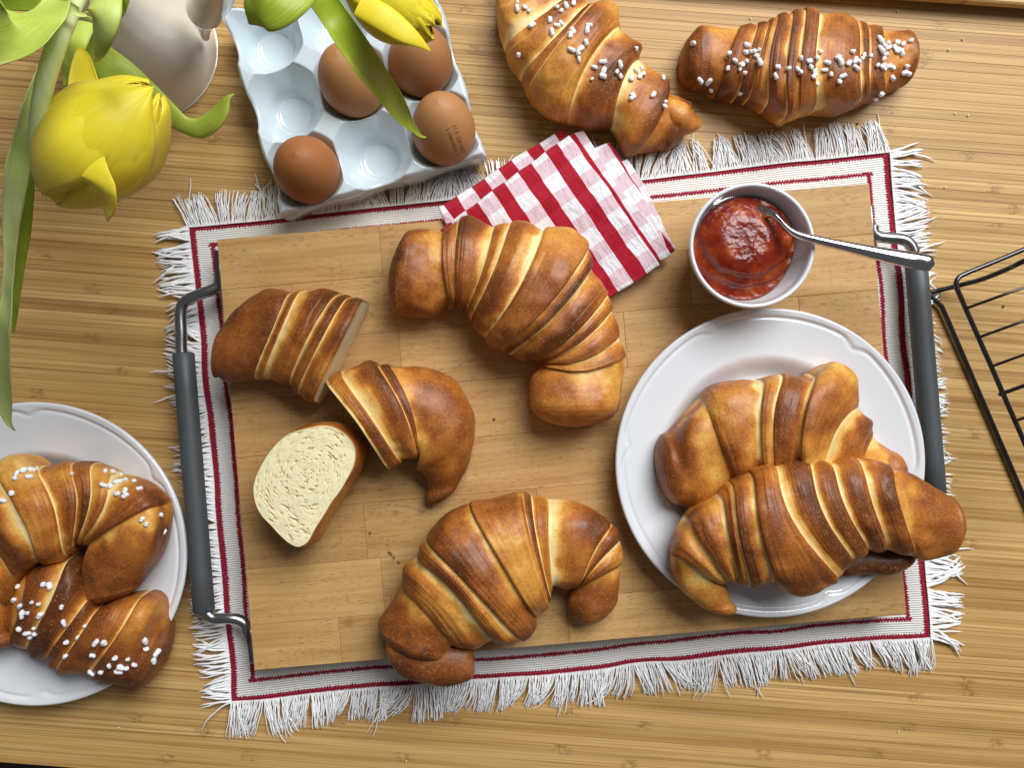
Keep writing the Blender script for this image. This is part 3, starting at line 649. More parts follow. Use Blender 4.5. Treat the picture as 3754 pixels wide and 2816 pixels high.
croissant('F', 'cut croissant half bending to a dark tip, leaning beside the crumb slice', Fc, zb + .0005,
    [((975, 275), (1190, 590), (1435, 915), 0), ((1080, 215), (1290, 560), (1525, 865), 1), ((1270, 142), (1440, 500), (1600, 830), 0), ((1345, 165), (1510, 480), (1640, 820), 1), ((1430, 166), (1570, 470), (1655, 830), 1), ((1700, 190), (1680, 520), (1640, 870), 0), ((1880, 280), (1760, 600), (1620, 890), 0), ((2015, 490), (1830, 740), (1610, 905), 0), ((2030, 640), (1850, 830), (1640, 940), 0), ((1990, 880), (1850, 950), (1675, 985), 0), ((1920, 1010), (1820, 1040), (1690, 1060), 0)],
    tips=(None, (1745, 1170)), center=-1, cut=(True, False), seed=61, bake=-.04, hmax=.058, amp=.0022, group='cut croissant halves')
Hc = RP
croissant('H', 'plain croissant at the back of the plate, half covered by another croissant', Hc, zb + .008,
    [((322, 612), (350, 760), (385, 960), 0), ((378, 550), (440, 690), (480, 985), 0), ((462, 455), (560, 660), (610, 870), 1), ((520, 400), (620, 620), (650, 850), 0), ((640, 370), (690, 580), (690, 840), 0), ((745, 368), (755, 560), (740, 850), 1), ((832, 345), (815, 560), (790, 850), 1), ((920, 366), (900, 570), (850, 850), 0), ((985, 335), (950, 570), (900, 850), 1), ((1080, 297), (1000, 580), (930, 850), 0), ((1175, 360), (1060, 590), (960, 850), 0), ((1190, 490), (1110, 600), (990, 850), 1),
     ((1248, 560), (1200, 680), (1150, 860), 0), ((1262, 620), (1240, 720), (1190, 870), 1), ((1345, 690), (1300, 780), (1250, 900), 0)],
    tips=((262, 802), (1425, 850)), center=10, seed=71, bake=-.02, hmax=.056)
croissant('I', 'plain croissant lying across the front of the plate, overhanging its rim', Hc, zb + .0235,
    [((450, 1420), (540, 1420), (604, 1400), 0), ((362, 1335), (460, 1345), (604, 1345), 0), ((328, 1190), (415, 1230), (545, 1325), 1), ((395, 1010), (490, 1160), (612, 1325), 1), ((552, 898), (605, 1100), (628, 1315), 1), ((600, 850), (655, 1100), (690, 1342), 1), ((690, 800), (755, 1090), (800, 1325), 1), ((740, 778), (820, 1060), (920, 1370), 0), ((795, 758), (900, 1030), (1100, 1300), 1), ((870, 737), (980, 1010), (1120, 1240), 0), ((950, 737), (1050, 1000), (1165, 1215), 1), ((1050, 750), (1140, 960), (1228, 1170), 1), ((1110, 735), (1200, 950), (1270, 1165), 0),
     ((1180, 730), (1280, 950), (1318, 1168), 1), ((1330, 762), (1400, 930), (1445, 1190), 1), ((1450, 800), (1490, 960), (1500, 1225), 0), ((1600, 900), (1590, 1020), (1600, 1185), 0)],
    tips=((600, 1472), (1682, 1046)), center=7, seed=83, bake=-.07, hmax=.052, amp=.0022,
    extra=[(((1090, 1235, .004), (1220, 1215, .003), (1340, 1220, .003), (1480, 1190, .006)), (.011, .0105, .010, .006), 1.0)])
croissant('K', 'sugared croissant lower on the left plate, its end jutting past the rim', LP, .010,
    [((110, 850), (60, 960), (70, 1090), 0), ((160, 790), (90, 960), (75, 1110), 1), ((330, 740), (190, 960), (130, 1165), 1), ((400, 820), (250, 990), (180, 1185), 0), ((440, 900), (320, 1020), (225, 1190), 1), ((470, 945), (350, 1090), (275, 1230), 1), ((540, 915), (410, 1090), (300, 1245), 0), ((640, 903), (500, 1090), (400, 1262), 1), ((700, 935), (570, 1110), (490, 1285), 0), ((722, 1010), (640, 1140), (590, 1288), 0)],
    tips=((20, 1010), (690, 1215)), center=7, seed=97, bake=.10, hmax=.052)
croissant('J', 'sugared croissant curled in a ring at the top of the left plate', LP, .010,
    [((-210, 1080), (-60, 1100), (76, 1050), 0), ((-290, 850), (-90, 890), (60, 950), 1), ((-230, 560), (-60, 700), (110, 835), 1), ((-120, 400), (0, 630), (160, 790), 0), ((10, 335), (90, 600), (218, 768), 1), ((120, 318), (170, 560), (270, 755), 0), ((198, 362), (230, 530), (318, 742), 1), ((335, 343), (330, 520), (345, 712), 1), ((420, 348), (385, 520), (360, 695), 1), ((505, 387), (450, 540), (375, 692), 1), ((620, 428), (520, 540), (385, 692), 0), ((722, 520), (575, 575), (390, 700), 1), ((722, 620), (570, 660), (365, 770), 0), ((690, 740), (550, 770), (362, 850), 0), ((620, 850), (510, 860), (385, 895), 0)],
    tips=((20, 1140), (470, 945)), center=5, seed=103, bake=.07, hmax=.056, lean=(.0, .014))

# pearl sugar baked onto the crust
def lump_mesh(ln, r, seed):
    m = MB(); x = np.linspace(-1, 1, 7); rr = r * np.clip(1 - np.abs(x) ** 8, .12, 1) ** .5
    P = np.stack([x * ln / 2, 0 * x, 0 * x], -1); m.tube(P, rr, 8); V = np.concatenate(m.v); V = V + np.stack([vnoise(V, 700, seed + k) for k in range(3)], -1) * r * .34
    o = obj('sugar_pearl', V, m.f, SUGAR, origin=(0, 0, 0)); me = o.data; bpy.data.objects.remove(o); return me
PEARL = [lump_mesh(.0038, .00165, 1), lump_mesh(.0060, .00145, 2), lump_mesh(.0028, .0014, 3), lump_mesh(.0047, .00175, 4)]
def sugar(key, tf, pts):
    o, bv = CROI[key]
    for (x, y) in pts:
        hit = raycast(bv, tf, x, y)
        if hit[0] is None: continue
        p, nrm = hit[0], hit[1]
        if nrm.z < 0: nrm = -nrm
        me = random.choice(PEARL); q = bpy.data.objects.new('sugar_pearl', me); COL.objects.link(q); q.parent = o
        ang = random.uniform(0, math.pi); t1 = nrm.orthogonal().normalized(); t2 = nrm.cross(t1); dv = t1 * math.cos(ang) + t2 * math.sin(ang)
        q.rotation_euler = dv.to_track_quat('X', 'Z').to_euler(); sc = random.uniform(.85, 1.25); q.scale = (sc, sc, sc)
        q.location = p + nrm * .0009 * sc - wloc(o)
sugar('A', A, [(460,25),(455,68),(520,60),(555,92),(800,70),(830,97),(870,50),(935,30),(735,170),(790,215),(828,195),(583,217),(745,275),(1066,215),(1045,255),(915,305),(930,265),(920,425),(993,415),(1040,360),(975,445),(978,500),(470,460),(1185,530),(1190,600),(1095,675),(1182,645),(1115,575),(1330,550),(1300,612),(1335,648),(1460,412),(1470,605),(1515,580),(1500,655),(1530,635),(1435,670),(1700,668),(1440,810),(1440,835),(1615,812),(1715,870),(1705,905)])
sugar('B', Bt, [(235,262),(272,478),(326,487),(343,535),(452,320),(437,343),(482,362),(515,385),(507,413),(545,435),(547,270),(540,315),(590,310),(605,335),(630,300),(555,370),(630,372),(440,408),(735,400),(725,455),(793,410),(850,415),(880,432),(930,400),(925,365),(965,348),(955,425),(950,455),(985,310),(875,352),(1032,375),(1015,420),(1055,445),(1105,485),(1125,455),(1095,345),(1112,372),(1180,310),(1160,380),(1195,360),(1218,367),(1200,407),(1255,330),(1240,352),(1285,335),(1345,240),(1350,300),(1370,275),(1395,262),(1395,290),(1380,325),(1370,352),(1450,255),(1435,285),(1485,265),(1530,248),(1450,305),(1475,315),(1330,392),(1360,400),(1375,415),(1400,395),(1420,405),(1505,395),(1490,430),(1512,437),(1420,465),(1325,585),(1355,558),(970,500),(505,553)])
sugar('K', LP, [(188,872),(214,878),(80,882),(65,940),(90,968),(140,948),(170,955),(265,967),(100,1000),(122,993),(175,1005),(276,1035),(365,1050),(85,1062),(150,1060),(135,1100),(155,1085),(285,1117),(335,1100),(287,1180),(400,1175),(495,1185),(470,1218),(437,1245),(395,1250),(520,1225),(510,1245),(545,1230),(575,1215),(550,1190),(618,1115),(628,1148),(670,1165),(655,1200),(410,1120),(447,1120),(118,1080)])
sugar('J', LP, [(75,397),(102,385),(135,382),(160,372),(70,418),(125,413),(55,480),(10,513),(313,397),(450,385),(482,388),(518,403),(540,425),(508,433),(475,450),(445,448),(575,433),(600,463),(540,470),(540,492),(508,482),(612,592),(630,612),(687,573),(708,648)])

# the slice lying with its crumb side up
Gs = Tf(900, 1500, 500 / 1508)
out = [(760, 185), (620, 205), (480, 265), (350, 375), (240, 500), (160, 630), (105, 760), (82, 880), (88, 980), (120, 1090), (185, 1200), (280, 1300), (370, 1400), (470, 1490), (570, 1535), (640, 1520), (700, 1470), (745, 1390), (800, 1280), (880, 1160), (960, 1040), (1040, 930), (1120, 800), (1185, 690), (1222, 590), (1230, 490), (1205, 400), (1140, 310), (1050, 240), (920, 190)]
zt = zb + .040
O3 = np.array([Gs(x, y, zt) for x, y in out]); NO = 160
cl = np.concatenate([O3, O3[:1]]); ex_ = np.concatenate([O3[-1:], cl, O3[1:2]]); O3 = catmull(ex_, np.linspace(1, len(ex_) - 2, NO, endpoint=False))
cen = O3.mean(0); prof = [(.78, 0.0), (.90, .03), (.99, .15), (1.035, .40), (1.035, .65), (1.015, .88), (1.0, .975), (.985, 1.0)]
rows_ = []
for k_, zf in prof:
    r_ = cen + (O3 - cen) * k_; r_[:, 2] = zb + .0005 + (zt - zb - .0005) * zf; r_[:, 0] += .003 * (1 - zf); rows_.append(r_)
SV = np.stack(rows_); SV = SV + np.stack([vnoise(SV, 60, 1), vnoise(SV, 60, 2), 0 * SV[..., 0]], -1) * .0010
bk = .58 + .25 * vnoise(SV, 45, 5) - .35 * np.array([0, 0, 0, 0, 0, 0, .3, 1.0])[:, None]
sl = obj('croissant_slice', SV.reshape(-1, 3), gridf(len(prof), NO, True) + [list(range(NO))[::-1]], CRUST, attrs={'bake': bk.reshape(-1)}, uv=np.stack([np.broadcast_to(np.linspace(0, 9, NO)[None], SV.shape[:2]), np.broadcast_to(np.linspace(0, 1, len(prof))[:, None], SV.shape[:2])], -1))
tag(sl, 'croissant end lying with its pale spiral crumb face turned up', 'croissant')
rg = np.linspace(1, .01, 110); top = SV[-1]; ctr = Gs(700, 720, zt)
CV = ctr + (top - ctr) * rg[:, None, None] * .998; th_ = np.arctan2(*(top - ctr)[:, 1::-1].T)
Q_, T_ = np.broadcast_arrays(rg[:, None], th_[None])
pr = cut_noise(Q_, T_, np.linalg.norm(top - ctr, axis=1)[None], 5)
fine_ = sst(.15, .5, vnoise(CV * np.array([1, 1, 1.]), 700, 9)) * .45
pr2 = np.clip(pr + fine_, 0, 1); spir = np.sin((Q_ * 26 + T_) * 1.0)
mask = sst(1.0, .95, Q_)
CV[..., 2] = zt + (-.0013 * pr - .0003 * fine_ + .0008 * (1 - Q_**2) + .0003 * fbm(CV, 120, 4)) * mask
obj('crumb_face', CV.reshape(-1, 3), gridf(110, NO, True), CRUMB, sl, attrs={'pore': np.clip((pr * .75 + fine_ * .65) * mask + .3 * (1 - mask), 0, 1).reshape(-1)})

# ---------------------------------------------------------------- checked napkin, folded
Nk = Tf(1560, 440, .42495)
bl0 = np.array([bc[0], bc[1]])
def nap_z(x, y, off):
    q = b2l((x, y, 0)); over = q[1] - BH/2                  # metres beyond the board's far edge
    return np.where(over > -.004, zb + .0012 - (zb - .0105) * sst(-.004, .055, over), zb + .0012) + off
def nap_patch(name, rows, off, nu=60, nv=70, du=0.0, dv=0.0, wave=.0013, seed=1, parent=None):
    rows = np.array(rows, float); s = np.linspace(0, len(rows) - 1, nv); R_ = catmull(rows, s) if len(rows) > 2 else rows[0] + (rows[1] - rows[0]) * s[:, None, None]
    t = np.linspace(0, 1, nu); PX = R_[:, 0, None] * (1 - t[None, :, None]) + R_[:, 1, None] * t[None, :, None]
    z = np.full(PX.shape[:2], zb + off)
    for _ in range(4):
        px, py = Nk.src(PX[..., 0], PX[..., 1]); x = (px - 1877) * (H - z) / F; y = -(py - 1408) * (H - z) / F
        q = np.stack([x, y], -1) - bl0; c_, s_ = math.cos(bang), math.sin(bang); over = -q[..., 0] * s_ + q[..., 1] * c_ - BH/2
        z = np.where(over > -.004, zb + .0012 - (zb - .0105) * sst(-.004, .055, over), zb + .0012) + off
    G = np.stack([x, y, z], -1)
    G[..., 2] += wave * (vnoise(G, 45, seed) + .5 * vnoise(G, 110, seed + 1)) + .0003 * vnoise(G, 260, seed + 2)
    G[..., :2] += .0006 * np.stack([vnoise(G, 80, seed + 4), vnoise(G, 80, seed + 5)], -1)
    # napkin frame for the weave: along the stripes and across them (pixels of the measured patch -> metres)
    d = np.array([.563, .826]); e = np.array([.826, -.563]); k = .42495 * (H - zb) / F; o0 = np.array([1072., 222.])
    UV = np.stack([((PX - o0) @ e) * k + .0121 + du, ((PX - o0) @ d) * k + dv], -1)
    # rolled rim going down on all four sides, then closed below
    def ringed(Ar, dz, ins):
        Z = np.pad(Ar, ((1, 1), (1, 1), (0, 0)), mode='edge'); return Z
    G2 = np.pad(G, ((2, 2), (2, 2), (0, 0)), mode='edge'); U2 = np.pad(UV, ((2, 2), (2, 2), (0, 0)), mode='edge')
    cenp = G.reshape(-1, 3).mean(0); n0, n1 = G2.shape[:2]
    iu = np.minimum(np.arange(n1), n1 - 1 - np.arange(n1)); iv = np.minimum(np.arange(n0), n0 - 1 - np.arange(n0)); ring = np.minimum(iv[:, None], iu[None])
    dirs = G2 - cenp; dirs[..., 2] = 0; dirs /= np.linalg.norm(dirs, axis=2)[..., None] + 1e-9
    G2[ring == 2] += np.array([0, 0, -.0003]); G2[ring == 1] += dirs[ring == 1] * .0007 + np.array([0, 0, -.0011]); G2[ring == 0] += dirs[ring == 0] * .0003 + np.array([0, 0, -.0021])
    return obj(name, G2.reshape(-1, 3), gridf(n0, n1), GING, parent, uv=U2.reshape(-1, 2))
nap = empty('napkin', (*Nk(1100, 800, zb)[:2], zb)); tag(nap, 'red and white checked cotton napkin folded in layers under the big croissant', 'napkin')
nap_patch('napkin_fold', [[(1650, 372), (1745, 338)], [(1750, 560), (1872, 530)], [(1850, 800), (1992, 790)], [(1980, 1000), (2090, 985)], [(2060, 1165), (2153, 1102)]], .0020, 24, 70, du=-.003, dv=.004, seed=3, parent=nap)
nap_patch('napkin_fold', [[(1440, 250), (1592, 188)], [(1520, 450), (1692, 345)], [(1700, 760), (1850, 620)], [(1850, 960), (1992, 880)], [(1950, 1120), (2070, 1070)]], .0050, 30, 70, du=.0070, dv=.008, seed=5, parent=nap)
nap_patch('napkin_fold', [[(122, 752), (180, 900)], [(480, 522), (560, 760)], [(860, 275), (950, 440)], [(1180, 70), (1300, 250)]], .0040, 36, 80, du=.0105, dv=.009, seed=7, parent=nap)
nap_patch('napkin_fold', [[(1180, 170), (1362, 82)], [(1330, 420), (1505, 310)], [(1520, 700), (1640, 560)], [(1740, 970), (1900, 840)], [(1940, 1255), (2116, 1165)]], .0078, 34, 70, du=.0097, dv=.0035, seed=9, parent=nap)
nap_patch('napkin_fold', [[(130, 950), (1235, 128)], [(590, 1415), (1640, 692)], [(1050, 1880), (2012, 1252)]], .0115, 110, 100, seed=11, parent=nap)

# ---------------------------------------------------------------- egg tray and eggs
T2 = Tf(800, 0, 1050 / 2026)
c00 = T2(390, 355, .008); c10 = T2(545, 815, .008); dn = c10 - c00; rt = T2(545 + 460, 815 - 135, .008) - c10
pitch = (np.linalg.norm(dn) + np.linalg.norm(rt)) / 2; ang = math.atan2(rt[1], rt[0]); tc = c10 + rt; tc[2] = 0
N = 190; ext = 1.5 * pitch
gx = np.linspace(-ext, ext, N); GX, GY = np.meshgrid(gx, gx)
cxl = GX - np.round(np.clip(GX / pitch, -1, 1)) * pitch; cyl = GY - np.round(np.clip(GY / pitch, -1, 1)) * pitch
rr = np.sqrt(cxl**2 + cyl**2); r8 = .55 * rr + .45 * np.maximum(np.maximum(abs(cxl), abs(cyl)), (abs(cxl) + abs(cyl)) * .74); kk = pitch / .051
t_ = np.clip((rr * .55 + r8 * .45 - .0125 * kk) / (.0292 * kk - .0125 * kk), 0, 1)
HT = .036
GZ = .007 + (HT - .007) * np.where(t_ < .30, t_**2 * .86 / .30 , t_ * .86 + (t_ - .30) * .0 ) / .86
GZ = np.minimum(GZ, HT) + .0006 * np.exp(-((rr - .0118 * kk) / .0011) ** 2)
edge = ext - np.maximum(abs(GX), abs(GY))
GZ -= .0035 * sst(.0030, 0, edge) ** 2
tang = np.where(abs(GX) > abs(GY), cyl, cxl); mid_ = np.cos(np.clip(tang / pitch, -.5, .5) * math.pi) ** 2
pin = 1 - .028 * mid_ * sst(.02, 0, edge)
XX, YY = GX * pin, GY * pin
top = np.stack([XX, YY, GZ], -1)
bi = [(0, j) for j in range(N)] + [(i, N-1) for i in range(1, N)] + [(N-1, j) for j in range(N-2, -1, -1)] + [(i, 0) for i in range(N-2, 0, -1)]
bidx = np.array([i * N + j for i, j in bi]); bp = top.reshape(-1, 3)[bidx]; V = [top.reshape(-1, 3)]; f = gridf(N, N); prev = bidx
for fr, k_ in ((.93, 1.004), (.5, 1.0), (.06, .985), (0, .97)):
    q_ = bp.copy(); q_[:, :2] *= k_; q_[:, 2] = .0045 + (bp[:, 2] - .0045) * fr; n0 = sum(len(a) for a in V); V.append(q_); cur = np.arange(len(q_)) + n0; m_ = len(q_)
    f += [[int(prev[k]), int(cur[k]), int(cur[(k+1) % m_]), int(prev[(k+1) % m_])] for k in range(m_)]; prev = cur
ca_, sa_ = math.cos(ang), math.sin(ang); V = np.concatenate(V); V = np.stack([V[:, 0] * ca_ - V[:, 1] * sa_ + tc[0], V[:, 0] * sa_ + V[:, 1] * ca_ + tc[1], V[:, 2] + .001], -1)
tray = obj('egg_tray', V, f, TRAYM, origin=(tc[0], tc[1], 0)); tag(tray, 'pale glazed ceramic egg tray with nine hollows and four brown eggs', 'egg tray')
def cell(i, j): return tc + rt * (i - 1) + dn * (j - 1)
def egg(i, j, label, mat, tilt, az, ln=.060, r=.0232):
    c = cell(i, j); q = np.linspace(-1, 1, 48); th = np.arange(64) * 2 * math.pi / 64
    rad = r * np.sqrt(np.clip(1 - q**2, 0, 1)) * (1 - .10 * q); P = np.stack([rad[:, None] * np.cos(th), rad[:, None] * np.sin(th), np.repeat((q * ln / 2)[:, None], 64, 1)], -1)
    ax = Vector((math.cos(az) * math.sin(tilt), math.sin(az) * math.sin(tilt), math.cos(tilt))); Rm = np.array(ax.to_track_quat('Z', 'Y').to_matrix())
    P = P.reshape(-1, 3) @ Rm.T; P[:, 2] -= P[:, 2].min(); P += np.array([c[0], c[1], .0105])
    fs = gridf(48, 64, True); o = obj('egg', P, fs, mat); tag(o, label, 'egg', 'brown eggs in the tray'); return o, P, fs
EA = mat_egg('egg_tan', (.41, .185, .066), (.48, .23, .088), .55); EB = mat_egg('egg_brown', (.33, .115, .032), (.40, .15, .045), .15)
EC = mat_egg('egg_fawn', (.36, .155, .058), (.42, .19, .072), .15)
egg(1, 1, 'finely speckled brown egg in the centre hollow beside the long green leaf', EA, .30, math.radians(120), .061)
egg(2, 1, 'plain fawn brown egg beneath the drooping yellow tulip tip', EC, .18, math.radians(60), .058)
egg(0, 2, 'darkest reddish brown egg in the corner hollow over the mat', EB, .10, math.radians(90), .057)
eo, eP, ef = egg(2, 2, 'light brown egg with a printed code on its shell', EA, .32, math.radians(95), .061, .0228)
ebv = BVHTree.FromPolygons([tuple(p) for p in eP], ef)
SC = Tf(1600, 420, 140 / 1452)
def stamp(text, p0, p1, hpx):
    cu = bpy.data.curves.new('printed_code', 'FONT'); cu.body = text; cu.size = 1.0; to = bpy.data.objects.new('tmp', cu); COL.objects.link(to)
    bpy.context.view_layer.update(); me = bpy.data.meshes.new_from_object(to.evaluated_get(bpy.context.evaluated_depsgraph_get())); bpy.data.objects.remove(to)
    V = np.array([v.co[:] for v in me.vertices]); fs = [list(p.vertices) for p in me.polygons]; wd = V[:, 0].max() - V[:, 0].min()
    p0 = np.array(p0, float); p1 = np.array(p1, float); d = (p1 - p0); Lp = np.linalg.norm(d); d /= Lp; up = np.array([d[1], -d[0]])
    Q = p0 + np.outer((V[:, 0] - V[:, 0].min()) / wd * Lp, d) + np.outer(V[:, 1] / .72 * hpx, up); W = []
    for x, y in Q:
        h_ = raycast(ebv, SC, x, y); W.append(h_[0] + h_[1] * (.00012 if h_[1].z > 0 else -.00012) if h_[0] is not None else Vector(eP.mean(0)))
    obj('printed_code', np.array([tuple(w_) for w_ in W]), fs, INK, eo, smooth=False)
stamp('21.5. DE10G', (600, 400), (960, 1450), 150)
stamp('5:108A99512', (350, 540), (740, 1540), 140)

# ---------------------------------------------------------------- jug
JT = Tf(0, 0, 900 / 2212)
jc = JT(1335, 453, 0); R0 = 625 * JT.k * H / F
prof = [(.0005, .001), (R0 * .93, .001), (R0 * .985, .0006), (R0, .0022), (R0 * .985, .014), (R0 * .90, .040), (R0 * .80, .065), (R0 * .70, .090), (R0 * .64, .115), (R0 * .66, .140), (R0 * .72, .160), (R0 * .76, .172), (R0 * .755, .175), (R0 * .72, .174), (R0 * .66, .158), (R0 * .58, .12), (R0 * .70, .06), (R0 * .8, .012), (.0005, .008)]
V, f = lathe(smooth_path(prof, 110), 96)
jug = obj('jug', V.reshape(-1, 3) + np.array([jc[0], jc[1], 0]), f, JUGM, origin=(jc[0], jc[1], 0)); tag(jug, 'white glazed jug holding the yellow tulips beside the egg tray', 'jug')
hp = [JT(1850, 330, .030), JT(1840, 240, .044), JT(1835, 160, .056), JT(1850, 80, .070), JT(1900, 0, .086), JT(1960, -110, .105), JT(1930, -300, .135), JT(1500, -520, .150), jc + np.array([R0 * .66, .0, .15])]
MB().tube(smooth_path(hp, 60), np.interp(np.linspace(0, 1, 60), [0, .1, .22, .36, .55, .85, 1], [.003, .0045, .0075, .0125, .0125, .009, .010]), 24).build('handle', JUGM, jug)

# ---------------------------------------------------------------- tulips
CT = Tf(0, 0, 950 / 1833)
def ribbon(name, tf, pts, mat, parent, cup=.15, tone=.5, tw=None, n=46, m=15, edge=0.0, seed=1, thick=True, ruffle=0.0):
    """pts: (x, y, z, half width px): a leaf or petal along a curve, its section cupped"""
    K = len(pts); C = smooth_path([tf(p[0], p[1], p[2]) for p in pts], n)
    Wd = catmull(np.array([[p[3] * tf.k * (H - p[2]) / F] for p in pts]), np.linspace(0, K - 1, n))[:, 0].clip(1e-4)
    tws = catmull(np.array([[q] for q in (tw or [0] * K)], float), np.linspace(0, K - 1, n))[:, 0]
    T = np.gradient(C, axis=0); T /= np.linalg.norm(T, axis=1)[:, None]
    Sd = np.cross(T, [0, 0, 1.]); Sd /= np.linalg.norm(Sd, axis=1)[:, None] + 1e-9; Nn = np.cross(Sd, T)
    S2 = Sd * np.cos(tws)[:, None] + Nn * np.sin(tws)[:, None]; N2 = np.cross(S2, T)
    u = np.linspace(-1, 1, m)
    G = C[:, None] + S2[:, None] * (Wd[:, None] * np.sin(u * 1.25) / math.sin(1.25))[..., None] + N2[:, None] * (Wd[:, None] * cup * (u**2 - .4))[..., None]
    G = G + N2[:, None] * (ruffle * (np.abs(u)**2)[None] * np.sin(np.linspace(0, 11, n) + seed)[:, None])[..., None]
    G[..., 2] += .0012 * vnoise(G, 60, seed)
    tone_ = tone + edge * (np.abs(u)[None] ** 3) + .0 * G[..., 0]
    under = G - N2[:, None] * .0006
    V = np.concatenate([G, under[:, ::-1]], 1); f = gridf(n, 2 * m, True)
    UVs = np.stack(np.broadcast_arrays(np.concatenate([u, u[::-1]])[None] * .5, np.linspace(0, 1, n)[:, None] * 3), -1)
    tn = np.concatenate([tone_ + 0 * G[..., 0], (tone_ + 0 * G[..., 0])[:, ::-1]], 1)
    return obj(name, V.reshape(-1, 3), f, mat, parent, attrs={'tone': tn.reshape(-1)}, uv=UVs.reshape(-1, 2))
def petal_cup(parent, base, tip, R, az, halfang, open_=.74, rs=1.0, tone=.5, ln=1.0, seed=1, tip_sharp=9.0, nu=30, nw=17):
    base, tip = np.array(base), np.array(tip); ax = tip - base; Ln = np.linalg.norm(ax); ax /= Ln
    e2 = np.array([0, 0, 1.]) - ax * ax[2]; e2 /= np.linalg.norm(e2); e1 = np.cross(ax, e2)
    u = np.linspace(0, 1, nu); wv = np.linspace(-1, 1, nw)
    rad = R * rs * np.sin(math.pi * np.clip(.06 + u * open_, 0, 1)) ** .62
    hw = halfang * np.clip(np.sin(math.pi * np.clip(u * .78 + .14, 0, 1)), 0, 1) ** .45 * np.sqrt(np.clip(1 - u ** tip_sharp, 0.004, 1))
    ph = az + wv[None] * hw[:, None]
    rr = rad[:, None] * (1 + .03 * wv[None] ** 2 * u[:, None])
    lift = ln * Ln * (u[:, None] - .03 * wv[None] ** 2)
    G = base + ax * lift[..., None] + (e1 * np.cos(ph)[..., None] + e2 * np.sin(ph)[..., None]) * rr[..., None]
    G = G + np.stack([vnoise(G, 55, seed + k) for k in range(3)], -1) * .0011 * u[:, None, None]
    cr = np.stack(np.broadcast_arrays(wv[None] * 3.2, u[:, None] * 1.1, np.full((1, 1), seed * 3.3)), -1)
    G = G + (e1 * np.cos(ph)[..., None] + e2 * np.sin(ph)[..., None]) * ((vnoise(cr, 1.0, seed) * .0011 + vnoise(cr * np.array([2.5, 2, 1]), 1.0, seed + 1) * .0005) * sst(.05, .5, u)[:, None])[..., None]
    G = G + np.stack([vnoise(G, 170, seed + 5 + k) for k in range(3)], -1) * .0007 * (u ** 5)[:, None, None]
    cen_ = base + ax * lift[..., None]; inn = G + (cen_ - G) / (np.linalg.norm(cen_ - G, axis=2)[..., None] + 1e-6) * .0007
    V = np.concatenate([G, inn[:, ::-1]], 1); UVs = np.stack(np.broadcast_arrays(np.concatenate([wv, wv[::-1]])[None] * .5, u[:, None] * 2), -1)
    tn = tone + .14 * u[:, None] + 0 * V[..., 0] - .0
    return obj('petal', V.reshape(-1, 3), gridf(nu, 2 * nw, True), PETAL, parent, attrs={'tone': tn.reshape(-1)}, uv=UVs.reshape(-1, 2))
t1 = empty('tulip', JT(700, -100, .17)); tag(t1, 'yellow tulip with its large bloom drooping toward the mat corner', 'tulip', 'yellow tulips in the jug')
zf = .200
b1 = CT(390, 1345, zf - .012); e1_ = CT(1125, 610, zf + .004); Rt = 395 * CT.k * (H - zf) / F
for az, rs_, tn, ln_, sd in ((math.radians(20), .93, .40, .98, 21), (math.radians(160), .92, .45, .97, 22), (math.radians(270), .93, .35, .95, 23), (math.radians(75), 1.0, .55, 1.0, 24), (math.radians(128), 1.03, .58, .93, 25), (math.radians(215), .98, .45, .94, 26), (math.radians(330), .98, .45, .98, 27)):
    petal_cup(t1, b1, e1_, Rt, az, math.radians(84), .915, rs_, tn, ln_, sd)
ribbon('petal', CT, [(640, 860, zf + .010, 120), (600, 640, zf + .008, 118), (582, 470, zf + .006, 82), (572, 370, zf + .005, 42), (568, 325, zf + .005, 6)], PETAL, t1, .30, .68, seed=5)
ribbon('petal', CT, [(735, 1502, zf + .004, 40), (728, 1460, zf + .013, 112), (715, 1400, zf + .024, 142), (695, 1315, zf + .0320, 138), (698, 1210, zf + .0350, 84), (730, 1108, zf + .0352, 8)], PETAL, t1, -.06, .66, seed=6)
st_ = smooth_path([CT(560, -60, .19), CT(500, 60, .205), CT(430, 230, .222), CT(345, 480, .225), CT(290, 720, .220), CT(262, 950, .210), CT(272, 1110, .200), CT(345, 1300, .192)], 50)
m_ = MB().tube(st_, np.linspace(.0050, .0036, 50), 16); sv = np.concatenate(m_.v)
obj('stem', sv, m_.f, STEM, t1, attrs={'tone': np.full(len(sv), .92)}, uv=np.stack([sv[:, 0] * 10, sv[:, 1] * 10], -1))
ribbon('leaf', DSP, [(140, 10, .18, 8), (118, 70, .195, 10), (84, 190, .200, 14), (62, 285, .198, 22), (42, 390, .190, 26), (26, 490, .175, 25), (16, 600, .160, 22), (8, 700, .145, 23), (6, 790, .120, 21), (14, 870, .095, 15), (22, 910, .082, 6), (32, 931, .076, 1.5)], LEAF, t1, .55, .84, tw=[.5, .5, .3, .2, .1, -.3, -.5, -.3, .1, .3, .2, 0], edge=.12, seed=11, ruffle=.002, n=70)
ribbon('leaf', DSP, [(72, 280, .185, 3), (62, 380, .178, 14), (52, 470, .168, 17), (40, 570, .155, 15), (32, 660, .142, 8), (28, 720, .132, 2)], LEAF, t1, .5, .50, tw=[.2, .6, .7, .7, .4, 0], seed=12)
ribbon('leaf', CT, [(740, -150, .250, 120), (725, 0, .262, 122), (705, 130, .262, 132), (690, 270, .252, 118), (680, 370, .240, 66), (672, 435, .232, 5)], LEAF, t1, -.30, .74, edge=-.10, seed=13)
